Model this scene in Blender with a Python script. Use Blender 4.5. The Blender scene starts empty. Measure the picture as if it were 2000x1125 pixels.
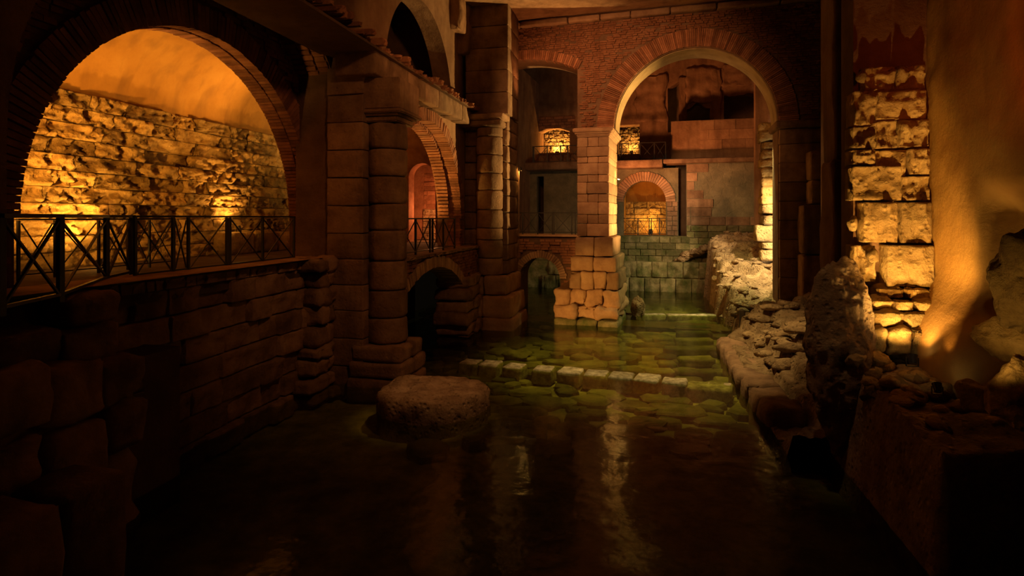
import bpy, bmesh, math, random
from mathutils import Vector, Matrix, noise

# ------------------------------------------------------------------ camera, world, lights, exposure
SC = bpy.context.scene
COL = SC.collection
E = 4.2                       # eye height above the water (water level is z = 0)
A = math.radians(12.64)       # the camera looks 12.64 degrees left of the +Y direction of the arcade
FOC = 1150.0                  # focal length in pixels of the 2000 px wide frame
cam_d = bpy.data.cameras.new('camera'); cam = bpy.data.objects.new('camera', cam_d); COL.objects.link(cam)
cam_d.sensor_width = 36.0; cam_d.lens = 36.0 * FOC / 2000.0; cam_d.shift_y = -137.5 / 2000.0
cam_d.clip_start = 0.05; cam_d.clip_end = 300
cam.location = (0, 0, E); cam.rotation_euler = (math.radians(90), 0, A)
SC.camera = cam
W = bpy.data.worlds.new('cave_dark'); SC.world = W; W.use_nodes = True
W.node_tree.nodes['Background'].inputs[0].default_value = (0.55, 0.36, 0.16, 1)
W.node_tree.nodes['Background'].inputs[1].default_value = 0.0035
SC.view_settings.view_transform = 'Standard'; SC.view_settings.look = 'None'
SC.view_settings.gamma = 1.0; SC.view_settings.exposure = 0.0
SC.view_settings.use_curve_mapping = False
SC.cycles.max_bounces = 4; SC.cycles.diffuse_bounces = 2; SC.cycles.glossy_bounces = 2; SC.cycles.transparent_max_bounces = 8
SC.cycles.sample_clamp_indirect = 3.0; SC.cycles.adaptive_threshold = 0.02; SC.cycles.caustics_reflective = False; SC.cycles.caustics_refractive = False

def aim(o, tgt):
    d = Vector(tgt) - o.location
    o.rotation_euler = d.to_track_quat('-Z', 'Y').to_euler()
def spot(loc, tgt, watt, col, deg=80, blend=0.6, size=0.06, parent=None):
    d = bpy.data.lights.new('lamp_or_fill_beam', 'SPOT'); d.energy = watt; d.color = col
    d.spot_size = math.radians(deg); d.spot_blend = blend; d.shadow_soft_size = size
    o = bpy.data.objects.new('lamp_or_fill_beam', d); COL.objects.link(o); o.location = loc; aim(o, tgt)
    return o
def bulb(loc, watt, col, size=0.08):
    d = bpy.data.lights.new('lamp_glow', 'POINT'); d.energy = watt; d.color = col; d.shadow_soft_size = size
    o = bpy.data.objects.new('lamp_glow', d); COL.objects.link(o); o.location = loc
    return o

# ------------------------------------------------------------------ frames and measuring helpers
CA, SA = math.cos(A), math.sin(A)
def ray(px, py):
    x = (px - 1000.0) / FOC; z = (425.0 - py) / FOC
    return Vector((x * CA - SA, x * SA + CA, z))
def atZ(px, py, Z):
    p = ray(px, py) * Z; p.z += E; return p
def atH(px, py, h):
    r = ray(px, py); p = r * (h / r.z); p.z += E; return p
class Frame:
    """local u to the right, v into the depth, h up from eye height"""
    def __init__(s, deg): s.a = math.radians(deg); s.c = math.cos(s.a); s.s = math.sin(s.a)
    def w(s, u, v, h): return Vector((u * s.c - v * s.s, u * s.s + v * s.c, h + E))
    def l(s, p): return (p[0] * s.c + p[1] * s.s, -p[0] * s.s + p[1] * s.c, p[2] - E)
FL = Frame(90.0)      # the arcade on the left: u = +Y, v = -X
FW = Frame(0.0)       # faces the camera, u = +X, v = +Y
FF = Frame(-3.66)     # the wall with the great arch and all behind it
FR = Frame(-90.0)     # walls on the right facing left: u = -Y, v = +X
INFO = {}
def reg(o, fr, base): INFO[o.name] = (fr, base)

# ------------------------------------------------------------------ materials
MATS = {}
def mat(name, c1, c2, c3=None, scale=1.4, bump=0.5, dist=0.05, rough=0.9, crack=0.0, crack_scale=4.0, fine=9.0, spec=0.25, jitter=0.35, streak=0.0, streak_col=(0.03, 0.02, 0.01), pit=0.0):
    m = bpy.data.materials.new(name); m.use_nodes = True
    nt = m.node_tree; N = nt.nodes; L = nt.links
    b = N['Principled BSDF']; b.inputs['Roughness'].default_value = rough
    b.inputs['Specular IOR Level'].default_value = spec
    g = N.new('ShaderNodeNewGeometry')
    n1 = N.new('ShaderNodeTexNoise'); n1.inputs['Scale'].default_value = scale; n1.inputs['Detail'].default_value = 6; n1.inputs['Roughness'].default_value = 0.65
    L.new(g.outputs['Position'], n1.inputs['Vector'])
    cr = N.new('ShaderNodeValToRGB'); L.new(n1.outputs['Fac'], cr.inputs['Fac'])
    e = cr.color_ramp.elements; e[0].position = 0.34; e[0].color = (*c1, 1); e[1].position = 0.66; e[1].color = (*c2, 1)
    if c3:
        k = cr.color_ramp.elements.new(0.5); k.color = (*c3, 1)
    col = cr.outputs['Color']
    oi = N.new('ShaderNodeObjectInfo')
    mr = N.new('ShaderNodeMapRange'); mr.inputs['To Min'].default_value = 1 - jitter; mr.inputs['To Max'].default_value = 1 + jitter * 0.5
    L.new(oi.outputs['Random'], mr.inputs['Value'])
    mx = N.new('ShaderNodeMix'); mx.data_type = 'RGBA'; mx.blend_type = 'MULTIPLY'; mx.inputs['Factor'].default_value = 1
    L.new(col, mx.inputs['A']); L.new(mr.outputs['Result'], mx.inputs['B']); col = mx.outputs['Result']
    n2 = N.new('ShaderNodeTexNoise'); n2.inputs['Scale'].default_value = fine; n2.inputs['Detail'].default_value = 7; n2.inputs['Roughness'].default_value = 0.72
    L.new(g.outputs['Position'], n2.inputs['Vector'])
    height = n2.outputs['Fac']
    if pit > 0:                        # weathering pits: holes with a shape of their own
        v = N.new('ShaderNodeTexVoronoi'); v.inputs['Scale'].default_value = fine * 1.1
        L.new(g.outputs['Position'], v.inputs['Vector'])
        mp = N.new('ShaderNodeMapRange'); mp.inputs['From Min'].default_value = 0.05; mp.inputs['From Max'].default_value = 0.4
        L.new(v.outputs['Distance'], mp.inputs['Value'])
        ml = N.new('ShaderNodeMath'); ml.operation = 'MULTIPLY_ADD'; ml.inputs[1].default_value = pit
        L.new(mp.outputs['Result'], ml.inputs[0]); L.new(height, ml.inputs[2]); height = ml.outputs[0]
    if crack > 0:
        v = N.new('ShaderNodeTexVoronoi'); v.feature = 'DISTANCE_TO_EDGE'; v.inputs['Scale'].default_value = crack_scale
        nv = N.new('ShaderNodeTexNoise'); nv.inputs['Scale'].default_value = 5
        L.new(g.outputs['Position'], nv.inputs['Vector'])
        va = N.new('ShaderNodeVectorMath'); va.operation = 'MULTIPLY_ADD'; va.inputs[1].default_value = (0.25, 0.25, 0.25)
        L.new(nv.outputs['Color'], va.inputs[0]); L.new(g.outputs['Position'], va.inputs[2])
        L.new(va.outputs['Vector'], v.inputs['Vector'])
        mp = N.new('ShaderNodeMapRange'); mp.inputs['From Max'].default_value = 0.07; L.new(v.outputs['Distance'], mp.inputs['Value'])
        ml = N.new('ShaderNodeMath'); ml.operation = 'MULTIPLY_ADD'; ml.inputs[1].default_value = crack
        L.new(mp.outputs['Result'], ml.inputs[0]); L.new(height, ml.inputs[2]); height = ml.outputs[0]
    if streak > 0:                     # stains that run down the surface
        mpn = N.new('ShaderNodeMapping'); mpn.inputs['Scale'].default_value = (2.2, 2.2, 0.35)
        L.new(g.outputs['Position'], mpn.inputs['Vector'])
        ns = N.new('ShaderNodeTexNoise'); ns.inputs['Scale'].default_value = 1.0; ns.inputs['Detail'].default_value = 5
        L.new(mpn.outputs['Vector'], ns.inputs['Vector'])
        mp = N.new('ShaderNodeMapRange'); mp.inputs['From Min'].default_value = 0.5; mp.inputs['From Max'].default_value = 0.68; mp.inputs['To Max'].default_value = streak
        L.new(ns.outputs['Fac'], mp.inputs['Value'])
        m2 = N.new('ShaderNodeMix'); m2.data_type = 'RGBA'; m2.inputs['B'].default_value = (*streak_col, 1)
        L.new(mp.outputs['Result'], m2.inputs['Factor']); L.new(col, m2.inputs['A']); col = m2.outputs['Result']
    L.new(col, b.inputs['Base Color'])
    if bump > 0:
        bp = N.new('ShaderNodeBump'); bp.inputs['Strength'].default_value = bump; bp.inputs['Distance'].default_value = dist
        L.new(height, bp.inputs['Height']); L.new(bp.outputs['Normal'], b.inputs['Normal'])
    MATS[name] = m
    return m

TUFA = mat('tufa', (0.27, 0.155, 0.05), (0.66, 0.44, 0.15), (0.52, 0.33, 0.10), scale=2.0, bump=1.0, dist=0.12, fine=5.5, pit=0.4, jitter=.45)
BLOCK = mat('tufa_block', (0.34, 0.22, 0.085), (0.66, 0.48, 0.2), (0.5, 0.34, 0.14), bump=1.0, dist=0.09, fine=7.0, pit=0.5)
BRICK = mat('roman_brick', (0.27, 0.115, 0.055), (0.46, 0.22, 0.11), (0.38, 0.165, 0.08), scale=2.5, bump=0.9, dist=0.05, fine=11.0, jitter=0.4)
MORTAR = mat('old_mortar', (0.16, 0.09, 0.05), (0.27, 0.16, 0.09), bump=0.8, dist=0.05, fine=10.0)
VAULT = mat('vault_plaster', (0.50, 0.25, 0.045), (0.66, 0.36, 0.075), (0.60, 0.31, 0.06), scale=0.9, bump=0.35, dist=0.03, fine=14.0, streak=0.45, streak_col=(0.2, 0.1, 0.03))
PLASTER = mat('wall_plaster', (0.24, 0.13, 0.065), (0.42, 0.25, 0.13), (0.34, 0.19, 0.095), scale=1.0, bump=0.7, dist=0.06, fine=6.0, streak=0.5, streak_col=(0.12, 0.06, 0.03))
OCHRE = mat('ochre_plaster', (0.46, 0.24, 0.055), (0.60, 0.35, 0.09), (0.52, 0.29, 0.07), scale=0.8, bump=0.5, dist=0.03, fine=12.0, streak=0.35, streak_col=(0.28, 0.15, 0.04))
TRAV = mat('travertine', (0.22, 0.13, 0.07), (0.42, 0.27, 0.15), (0.33, 0.20, 0.11), scale=1.7, bump=0.7, dist=0.05, fine=8.0, pit=0.25, streak=0.5, streak_col=(0.09, 0.05, 0.03))
PEPER = mat('pier_stone', (0.34, 0.20, 0.11), (0.52, 0.34, 0.19), (0.44, 0.27, 0.15), scale=2.0, bump=0.55, dist=0.04, fine=10.0, pit=0.2)
MOSS = mat('mossy_tufa', (0.10, 0.12, 0.035), (0.36, 0.30, 0.15), (0.20, 0.18, 0.075), scale=1.6, bump=0.9, dist=0.08, fine=7.0)
RUBBLE = mat('rubble_concrete', (0.25, 0.16, 0.08), (0.58, 0.41, 0.22), (0.42, 0.28, 0.14), scale=2.6, bump=1.0, dist=0.12, fine=8.0, pit=0.6)
GREYG = mat('damp_wall', (0.15, 0.14, 0.085), (0.30, 0.26, 0.15), (0.22, 0.19, 0.11), scale=1.2, bump=0.8, dist=0.06, fine=6.0, crack=0.25, crack_scale=1.6)
BED = mat('stream_bed', (0.12, 0.11, 0.035), (0.36, 0.31, 0.12), (0.23, 0.20, 0.07), scale=1.6, bump=0.6, dist=0.05, fine=8.0, jitter=0.55)
SLABM = mat('wet_slab', (0.22, 0.18, 0.09), (0.78, 0.68, 0.47), (0.48, 0.40, 0.24), scale=5.5, bump=0.8, dist=0.03, fine=16.0, rough=0.55, jitter=0.3)
EARTH = mat('damp_earth', (0.10, 0.065, 0.035), (0.20, 0.13, 0.07), bump=0.9, dist=0.08, fine=7.0)
CONC = mat('arch_soffit', (0.36, 0.25, 0.12), (0.52, 0.38, 0.19), (0.44, 0.31, 0.15), scale=1.5, bump=0.35, dist=0.03, fine=10.0, streak=0.4, streak_col=(0.2, 0.13, 0.06))
IRON = mat('black_iron', (0.012, 0.010, 0.008), (0.022, 0.017, 0.012), bump=0.15, dist=0.01, fine=40.0, rough=0.45, spec=0.5, jitter=0.1)
STEEL = mat('lamp_housing', (0.03, 0.028, 0.025), (0.05, 0.045, 0.04), bump=0.1, dist=0.01, fine=40.0, rough=0.4, spec=0.5, jitter=0.1)
DARKW = mat('dark_timber', (0.035, 0.024, 0.014), (0.07, 0.045, 0.026), scale=4, bump=0.6, dist=0.03, fine=9.0)
def glow_mat(name, col, s):
    m = bpy.data.materials.new(name); m.use_nodes = True
    b = m.node_tree.nodes['Principled BSDF']; b.inputs['Base Color'].default_value = (0.8, 0.7, 0.5, 1)
    b.inputs['Emission Color'].default_value = (*col, 1); b.inputs['Emission Strength'].default_value = s
    return m
LENS = glow_mat('lit_lens', (1.0, 0.62, 0.22), 14.0)
LENSW = glow_mat('lit_lens_pale', (1.0, 0.8, 0.45), 14.0)
def water_mat():
    m = bpy.data.materials.new('clear_water'); m.use_nodes = True
    nt = m.node_tree; N = nt.nodes; L = nt.links
    for n in list(N): N.remove(n)
    out = N.new('ShaderNodeOutputMaterial')
    tr = N.new('ShaderNodeBsdfTransparent'); tr.inputs['Color'].default_value = (0.74, 0.80, 0.40, 1)
    gl = N.new('ShaderNodeBsdfGlossy'); gl.inputs['Roughness'].default_value = 0.13; gl.inputs['Color'].default_value = (0.9, 0.95, 0.8, 1)
    fr = N.new('ShaderNodeFresnel'); fr.inputs['IOR'].default_value = 1.33
    g = N.new('ShaderNodeNewGeometry')
    n1 = N.new('ShaderNodeTexNoise'); n1.inputs['Scale'].default_value = 2.6; n1.inputs['Detail'].default_value = 3
    L.new(g.outputs['Position'], n1.inputs['Vector'])
    bp = N.new('ShaderNodeBump'); bp.inputs['Strength'].default_value = 0.22; bp.inputs['Distance'].default_value = 0.06
    L.new(n1.outputs['Fac'], bp.inputs['Height'])
    L.new(bp.outputs['Normal'], gl.inputs['Normal']); L.new(bp.outputs['Normal'], fr.inputs['Normal'])
    mx = N.new('ShaderNodeMixShader'); L.new(fr.outputs['Fac'], mx.inputs['Fac'])
    L.new(tr.outputs[0], mx.inputs[1]); L.new(gl.outputs[0], mx.inputs[2]); L.new(mx.outputs[0], out.inputs['Surface'])
    return m
WATER = water_mat()

# ------------------------------------------------------------------ object helpers
def tag(o, label=None, cat=None, group=None, kind=None):
    if label: o['label'] = label
    if cat: o['category'] = cat
    if group: o['group'] = group
    if kind: o['kind'] = kind
    return o
def thing(name, fr, base, label, cat, group=None):
    o = bpy.data.objects.new(name, None); o.empty_display_size = 0.2
    COL.objects.link(o); o.location = fr.w(*base); o.rotation_euler = (0, 0, fr.a); reg(o, fr, base)
    return tag(o, label, cat, group)
def mk(name, verts, faces, m, parent=None, fr=None, smooth=False, base=None):
    """verts in frame coordinates (u, v, h)"""
    if parent is not None: fr, base = INFO[parent.name]
    if base is None: base = (0, 0, -E)
    me = bpy.data.meshes.new(name)
    me.from_pydata([(p[0] - base[0], p[1] - base[1], p[2] - base[2]) for p in verts], [], faces)
    me.materials.append(m); me.update()
    if smooth: me.polygons.foreach_set('use_smooth', [True] * len(me.polygons))
    o = bpy.data.objects.new(name, me); COL.objects.link(o)
    if parent is not None: o.parent = parent
    else: o.location = fr.w(*base); o.rotation_euler = (0, 0, fr.a)
    reg(o, fr, base)
    return o
def struct(name, verts, faces, m, fr, smooth=False, base=None):
    o = mk(name, verts, faces, m, None, fr, smooth, base); o['kind'] = 'structure'; return o
BF = [(0, 1, 5, 4), (1, 2, 6, 5), (2, 3, 7, 6), (3, 0, 4, 7), (4, 5, 6, 7), (3, 2, 1, 0)]
def boxv(u0, u1, v0, v1, h0, h1):
    return [(u0, v0, h0), (u1, v0, h0), (u1, v1, h0), (u0, v1, h0), (u0, v0, h1), (u1, v0, h1), (u1, v1, h1), (u0, v1, h1)]
def boxes(lst):
    V, F = [], []
    for b in lst:
        k = len(V); V += boxv(*b); F += [tuple(i + k for i in f) for f in BF]
    return V, F
def bar(p, q, w, t):
    """a straight bar from p to q, w wide sideways, t thick"""
    p = Vector(p); q = Vector(q); d = (q - p).normalized()
    s = d.cross(Vector((0, 0, 1)))
    if s.length < 1e-4: s = Vector((1, 0, 0))
    s.normalize(); n = s.cross(d).normalized()
    s *= w / 2; n *= t / 2
    V = [p - s - n, p + s - n, p + s + n, p - s + n, q - s - n, q + s - n, q + s + n, q - s + n]
    return [tuple(v) for v in V], [(0, 1, 2, 3)[::-1], (4, 5, 6, 7), (0, 1, 5, 4), (1, 2, 6, 5), (2, 3, 7, 6), (3, 0, 4, 7)]
def fb(x, y, z, o=4): return noise.fractal(Vector((x, y, z)), 1.0, 2.1, o)

# ---- rough unit blocks: x -.5..5, y 0 (face)..1, z -.5...5
POOL = {}
def pool(m, kind):
    key = (m.name, kind)
    if key in POOL: return POOL[key]
    nx, nz, amp, ch, nvar = {'plain': (4, 4, 0.10, 0.08, 8), 'hero': (18, 12, 0.40, 0.10, 18), 'square': (16, 14, 0.34, 0.09, 12), 'neat': (4, 4, 0.03, 0.04, 6), 'rough': (9, 7, 0.24, 0.09, 10)}[kind]
    out = []
    for k in range(nvar):
        rnd = random.Random(len(kind) * 101 + k * 13)
        V, F = [], []
        ox = rnd.uniform(0, 90)
        cx = [rnd.uniform(0.0, 0.012) for _ in range(4)]
        for j in range(nz + 1):
            for i in range(nx + 1):
                x = (0, .035, .965, 1)[(0 if i == 0 else 1 if i == 1 else 2 if i == nx - 1 else 3)] - .5 if i in (0, 1, nx - 1, nx) else i / nx - 0.5
                z = (0, .06, .94, 1)[(0 if j == 0 else 1 if j == 1 else 2 if j == nz - 1 else 3)] - .5 if j in (0, 1, nz - 1, nz) else j / nz - 0.5
                ed = min(i, nx - i, j, nz - j)
                y = amp * (0.35 + 0.9 * fb(x * {'hero': 5.2, 'square': 2.4}.get(kind, 3.4) + ox, k * 7.3, z * 1.9, 5))
                if ed == 0: y = max(y, 0) * 0.5 + ch * (0.6 + 0.5 * abs(fb(x * 4 + ox, 3.1, z * 4, 2)))
                if ed == 0 and kind != 'neat':
                    wob = 0.018 * fb(x * 6 + ox, 9.7, z * 6, 3)
                    if i == 0: x += cx[0] + abs(wob)
                    if i == nx: x -= cx[1] + abs(wob)
                    if j == 0: z += 0.6 * cx[2] + abs(wob)
                    if j == nz: z -= 0.6 * cx[3] + abs(wob)
                V.append((x, y, z))
        for j in range(nz):
            for i in range(nx):
                a = j * (nx + 1) + i; F.append((a, a + 1, a + nx + 2, a + nx + 1))
        ring = [i for i in range(nx + 1)] + [(j + 1) * (nx + 1) - 1 for j in range(1, nz + 1)] + [nz * (nx + 1) + i for i in range(nx - 1, -1, -1)] + [j * (nx + 1) for j in range(nz - 1, 0, -1)]
        k0 = len(V); V += [(V[r][0], 1.0, V[r][2]) for r in ring]
        n = len(ring)
        for t in range(n):
            F.append((ring[(t + 1) % n], ring[t], k0 + t, k0 + (t + 1) % n))
        me = bpy.data.meshes.new('block'); me.from_pydata(V, [], F); me.materials.append(m); me.update()
        if kind in ('hero', 'rough', 'square'): me.polygons.foreach_set('use_smooth', [True] * len(me.polygons))
        out.append(me)
    POOL[key] = out
    return out
RB = random.Random(4)
def block(parent, u0, u1, h0, h1, v, depth, m, kind='plain', name='block', gap=0.02, tilt=0.0):
    fr, b = INFO[parent.name]
    o = bpy.data.objects.new(name, RB.choice(pool(m, kind))); COL.objects.link(o); o.parent = parent
    o.location = ((u0 + u1) / 2 - b[0], v - b[1], (h0 + h1) / 2 - b[2])
    o.scale = (u1 - u0 - gap, depth, h1 - h0 - gap)
    if tilt: o.rotation_euler = (RB.uniform(-tilt, tilt), RB.uniform(-tilt, tilt), RB.uniform(-tilt, tilt))
    reg(o, fr, b)
    return o
def courses(parent, u0, u1, h0, h1, ch, lw, v, depth, m, kind='plain', skip=None, off=None, gap=0.025, seed=1, name='block', jit=0.03, tilt=0.0):
    rnd = random.Random(seed); n = max(1, round((h1 - h0) / ch)); dh = (h1 - h0) / n
    for k in range(n):
        a = h0 + k * dh; u = u0 - rnd.uniform(0, 0.6) * lw
        while u < u1:
            w = lw * rnd.uniform(0.65, 1.35); e = min(u + w, u1)
            s = max(u, u0)
            if u1 - e < 0.3 * lw: e = u1
            if e - s > 0.06:
                c = (s + e) / 2; hh = a + dh / 2
                if not (skip and skip(c, hh, e - s, dh)):
                    d = off(c, hh, rnd) if off else 0.0
                    block(parent, s, e, a, a + dh, v + d + rnd.uniform(-jit, jit), depth, m, kind, name, gap, tilt)
            u = e
            if e >= u1: break
def bricks(parent, u0, u1, h0, h1, v, bw, bh, m, inside, seed=1, depth=0.14, jit=0.025, name='brickwork'):
    """thin bricks in courses, too small to tell apart singly: one mesh of stuff"""
    rnd = random.Random(seed); V, F = [], []
    n = int((h1 - h0) / bh)
    for k in range(n):
        a = h0 + k * bh; u = u0 - rnd.uniform(0, bw)
        while u < u1:
            w = bw * rnd.uniform(0.55, 1.3); s = max(u, u0); e = min(u + w, u1)
            if e - s > 0.04 and inside((s + e) / 2, a + bh / 2) and inside(s, a + bh / 2) and inside(e, a + bh / 2) and rnd.random() > 0.03:
                d = v + rnd.uniform(-jit, jit) + (0.05 if rnd.random() < 0.08 else 0)
                t = 0.012
                q = len(V); sh = rnd.uniform(-.006, .006)
                V += [(s + t, d, a + t * .6 + sh), (e - t, d + rnd.uniform(-.012, .012), a + t * .6 - sh), (e - t, d, a + bh - t * .6 - sh), (s + t, d + rnd.uniform(-.012, .012), a + bh - t * .6 + sh)]
                V += [(x[0], v + depth, x[2]) for x in V[q:q + 4]]
                F += [(q, q + 1, q + 2, q + 3), (q + 1, q, q + 4, q + 5), (q + 2, q + 1, q + 5, q + 6), (q + 3, q + 2, q + 6, q + 7), (q, q + 3, q + 7, q + 4)]
            u += w
    o = mk(name, V, F, m, parent); o['kind'] = 'stuff'
    return o
def arch_h(c, r, hc):
    return lambda u: hc + math.sqrt(max(0.0, r * r - (u - c) ** 2))
def wall(name, fr, u0, u1, h0, h1, v0, v1, m, ops=(), label=None):
    """a wall slab with openings (ua, ub, bottom, top function)"""
    us = {u0, u1}
    for ua, ub, bt, tf in ops:
        for i in range(33): us.add(min(u1, max(u0, (ua + ub) / 2 - (ub - ua) / 2 * math.cos(math.pi * i / 32))))
    us = sorted(us); V, F = [], []
    def quad(a, b, c, d):
        k = len(V); V.extend([a, b, c, d]); F.append((k, k + 1, k + 2, k + 3))
    eps = 1e-6
    for a, b in zip(us, us[1:]):
        if b - a < 1e-5: continue
        mid = (a + b) / 2
        vo = sorted([(max(bt, h0), tf(a), tf(b)) for ua, ub, bt, tf in ops if ua - eps < mid < ub + eps])
        la, lb = h0, h0
        for bt, ta, tb in vo:
            ta = min(ta, h1); tb = min(tb, h1)
            if bt > la + 1e-4:
                for v, fl in ((v0, 0), (v1, 1)):
                    q = [(a, v, la), (b, v, lb), (b, v, bt), (a, v, bt)]; quad(*(q[::-1] if fl else q))
            quad((a, v0, bt), (b, v0, bt), (b, v1, bt), (a, v1, bt))
            quad((a, v0, ta), (a, v1, ta), (b, v1, tb), (b, v0, tb))
            la, lb = ta, tb
        for v, fl in ((v0, 0), (v1, 1)):
            q = [(a, v, la), (b, v, lb), (b, v, h1), (a, v, h1)]; quad(*(q[::-1] if fl else q))
    for ua, ub, bt, tf in ops:
        for u in (ua, ub):
            if sum(abs(w - u) < 1e-4 for o in ops for w in o[:2]) > 1: continue
            if u0 < u < u1 and tf(u) > max(bt, h0) + 1e-3: quad((u, v0, max(bt, h0)), (u, v1, max(bt, h0)), (u, v1, tf(u)), (u, v0, tf(u)))
    quad((u0, v0, h0), (u0, v1, h0), (u0, v1, h1), (u0, v0, h1)); quad((u1, v0, h0), (u1, v0, h1), (u1, v1, h1), (u1, v1, h0))
    quad((u0, v0, h1), (u1, v0, h1), (u1, v1, h1), (u0, v1, h1))
    return struct(name, V, F, m, fr)
def ring(parent, c, hc, r0, r1, v, depth, n, m, a0=0.0, a1=math.pi, name='voussoir', gap=0.1, seed=3, jit=0.02):
    """radial bricks of an arch, one object each, sharing a few meshes"""
    rnd = random.Random(seed); fr, b = INFO[parent.name]; st = (a1 - a0) / n; ms = []
    for k in range(5):
        w = st * (1 - gap * rnd.uniform(0.6, 1.6)) / 2; d = rnd.uniform(-jit, jit); ra = r0 + rnd.uniform(-.01, .01); rb = r1 + rnd.uniform(-.03, .02)
        V = []
        for y in (d, depth):
            for r, s in ((ra, -1), (ra, 1), (rb, 1), (rb, -1)):
                V.append((r * math.cos(s * w), y + rnd.uniform(-.006, .006), r * math.sin(s * w)))
        me = bpy.data.meshes.new(name); me.from_pydata(V, [], [(3, 2, 1, 0), (4, 5, 6, 7), (0, 1, 5, 4), (1, 2, 6, 5), (2, 3, 7, 6), (3, 0, 4, 7)]); me.materials.append(m); me.update(); ms.append(me)
    for i in range(n):
        o = bpy.data.objects.new(name, rnd.choice(ms)); COL.objects.link(o); o.parent = parent
        o.location = (c - b[0], v - b[1], hc - b[2]); o.rotation_euler = (0, -(a0 + (i + .5) * st), 0); reg(o, fr, b)
def drum(parent, cu, cv, r, h0, h1, m, seed, name='drum', n=28, chip=0.03, r_top=None):
    V, F = [], []; r_top = r_top or r
    rows = [(0, -.035), (.03, -.008), (.09, 0), (.3, 0), (.5, 0), (.7, 0), (.91, 0), (.97, -.008), (1, -.035)]
    for t, dr in rows:
        for i in range(n):
            a = 2 * math.pi * i / n
            k = chip * fb(math.cos(a) * 1.6 + seed * 3.1, math.sin(a) * 1.6, (h0 + t * (h1 - h0)) * 1.7, 4)
            if t in (0, 1, .03, .97): k -= abs(chip * 1.6 * fb(math.cos(a) * 3 + seed, math.sin(a) * 3, t * 2 + 8, 3))
            rr = r + (r_top - r) * t + dr + k
            V.append((cu + rr * math.cos(a), cv + rr * math.sin(a), h0 + t * (h1 - h0)))
    for j in range(len(rows) - 1):
        for i in range(n):
            F.append((j * n + i, j * n + (i + 1) % n, (j + 1) * n + (i + 1) % n, (j + 1) * n + i))
    F.append(tuple(range(n))[::-1]); F.append(tuple((len(rows) - 1) * n + i for i in range(n)))
    return mk(name, V, F, m, parent, smooth=True)
def solid(parent, u0, u1, v0, v1, h0, h1, m, seed, name='stone', amp=0.05, sub=5, fr=None, bev=0.06, smooth=True, freq=1.4):
    """a weathered ashlar standing free: subdivided box with worn corners and a noisy surface"""
    bm = bmesh.new(); bmesh.ops.create_cube(bm, size=1.0)
    bmesh.ops.subdivide_edges(bm, edges=bm.edges[:], cuts=sub, use_grid_fill=True)
    s = (u1 - u0, v1 - v0, h1 - h0); c = ((u0 + u1) / 2, (v0 + v1) / 2, (h0 + h1) / 2)
    g = 1.0 / (sub + 1)
    for v in bm.verts:
        p = Vector((v.co.x * s[0], v.co.y * s[1], v.co.z * s[2]))
        for i in range(3):
            if abs(abs(v.co[i]) - (.5 - g)) < 1e-4 and sub >= 3:
                p[i] = math.copysign(s[i] / 2 - min(g * s[i], bev * .9 + .012), p[i])
        near = [abs(abs(p[i]) - s[i] / 2) < 1e-4 for i in range(3)]
        n = Vector([math.copysign(1, p[i]) if near[i] else 0 for i in range(3)])
        if sum(near) >= 2: p -= n * bev * (0.4 + 0.6 * abs(fb(p.x * 2 + seed, p.y * 2, p.z * 2, 2)))
        if n.length: p += n.normalized() * amp * fb(p.x * freq + seed * 5.1, p.y * freq, p.z * freq * 1.3, 5)
        v.co = p + Vector(c)
    V = [tuple(v.co) for v in bm.verts]; bm.verts.index_update()
    F = [tuple(v.index for v in f.verts) for f in bm.faces]; bm.free()
    return mk(name, V, F, m, parent, fr, smooth)
def rock(name, p, size, m, seed, label=None, cat=None, group=None, parent=None, sub=4, amp=0.28, flat=0.0, freq=1.3, rotz=0.0, tilt=(0, 0)):
    """an angular boulder; p = world position of its centre"""
    bm = bmesh.new(); bmesh.ops.create_icosphere(bm, subdivisions=sub, radius=1.0)
    rnd = random.Random(seed)
    cuts = [(Vector((rnd.uniform(-1, 1), rnd.uniform(-1, 1), rnd.uniform(-1, 1))).normalized(), rnd.uniform(.55, .82)) for _ in range(9)]
    R = Matrix.Rotation(rotz, 3, 'Z') @ Matrix.Rotation(tilt[0], 3, 'X') @ Matrix.Rotation(tilt[1], 3, 'Y')
    for v in bm.verts:
        q = v.co.copy()
        for n, d in cuts:
            t = q.dot(n)
            if t > d: q -= n * (t - d) * 0.92
        q *= 1 + amp * fb(q.x * freq + seed * 3.7, q.y * freq, q.z * freq, 3)
        w = Vector((q.x * size[0], q.y * size[1], q.z * size[2])); ms = min(size)
        w += v.co * ms * (.10 * fb(w.x * 2.2 / ms ** .5 + seed, w.y * 2.2 / ms ** .5, w.z * 2.2 / ms ** .5, 3) + .05 * fb(w.x * 7 + seed, w.y * 7, w.z * 7, 4))
        v.co = R @ w
    lo = min(v.co.z for v in bm.verts)
    me = bpy.data.meshes.new(name)
    for v in bm.verts: v.co.z -= lo
    bm.to_mesh(me); bm.free(); me.materials.append(m)
    me.polygons.foreach_set('use_smooth', [True] * len(me.polygons))
    o = bpy.data.objects.new(name, me); COL.objects.link(o)
    loc = Vector((p[0], p[1], p[2] + lo))
    if parent is not None:
        fr, b = INFO[parent.name]; l = fr.l(loc); o.parent = parent
        o.location = (l[0] - b[0], l[1] - b[1], l[2] - b[2]); o.rotation_euler = (0, 0, -fr.a)
    else: o.location = loc
    return tag(o, label, cat, group)
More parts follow.
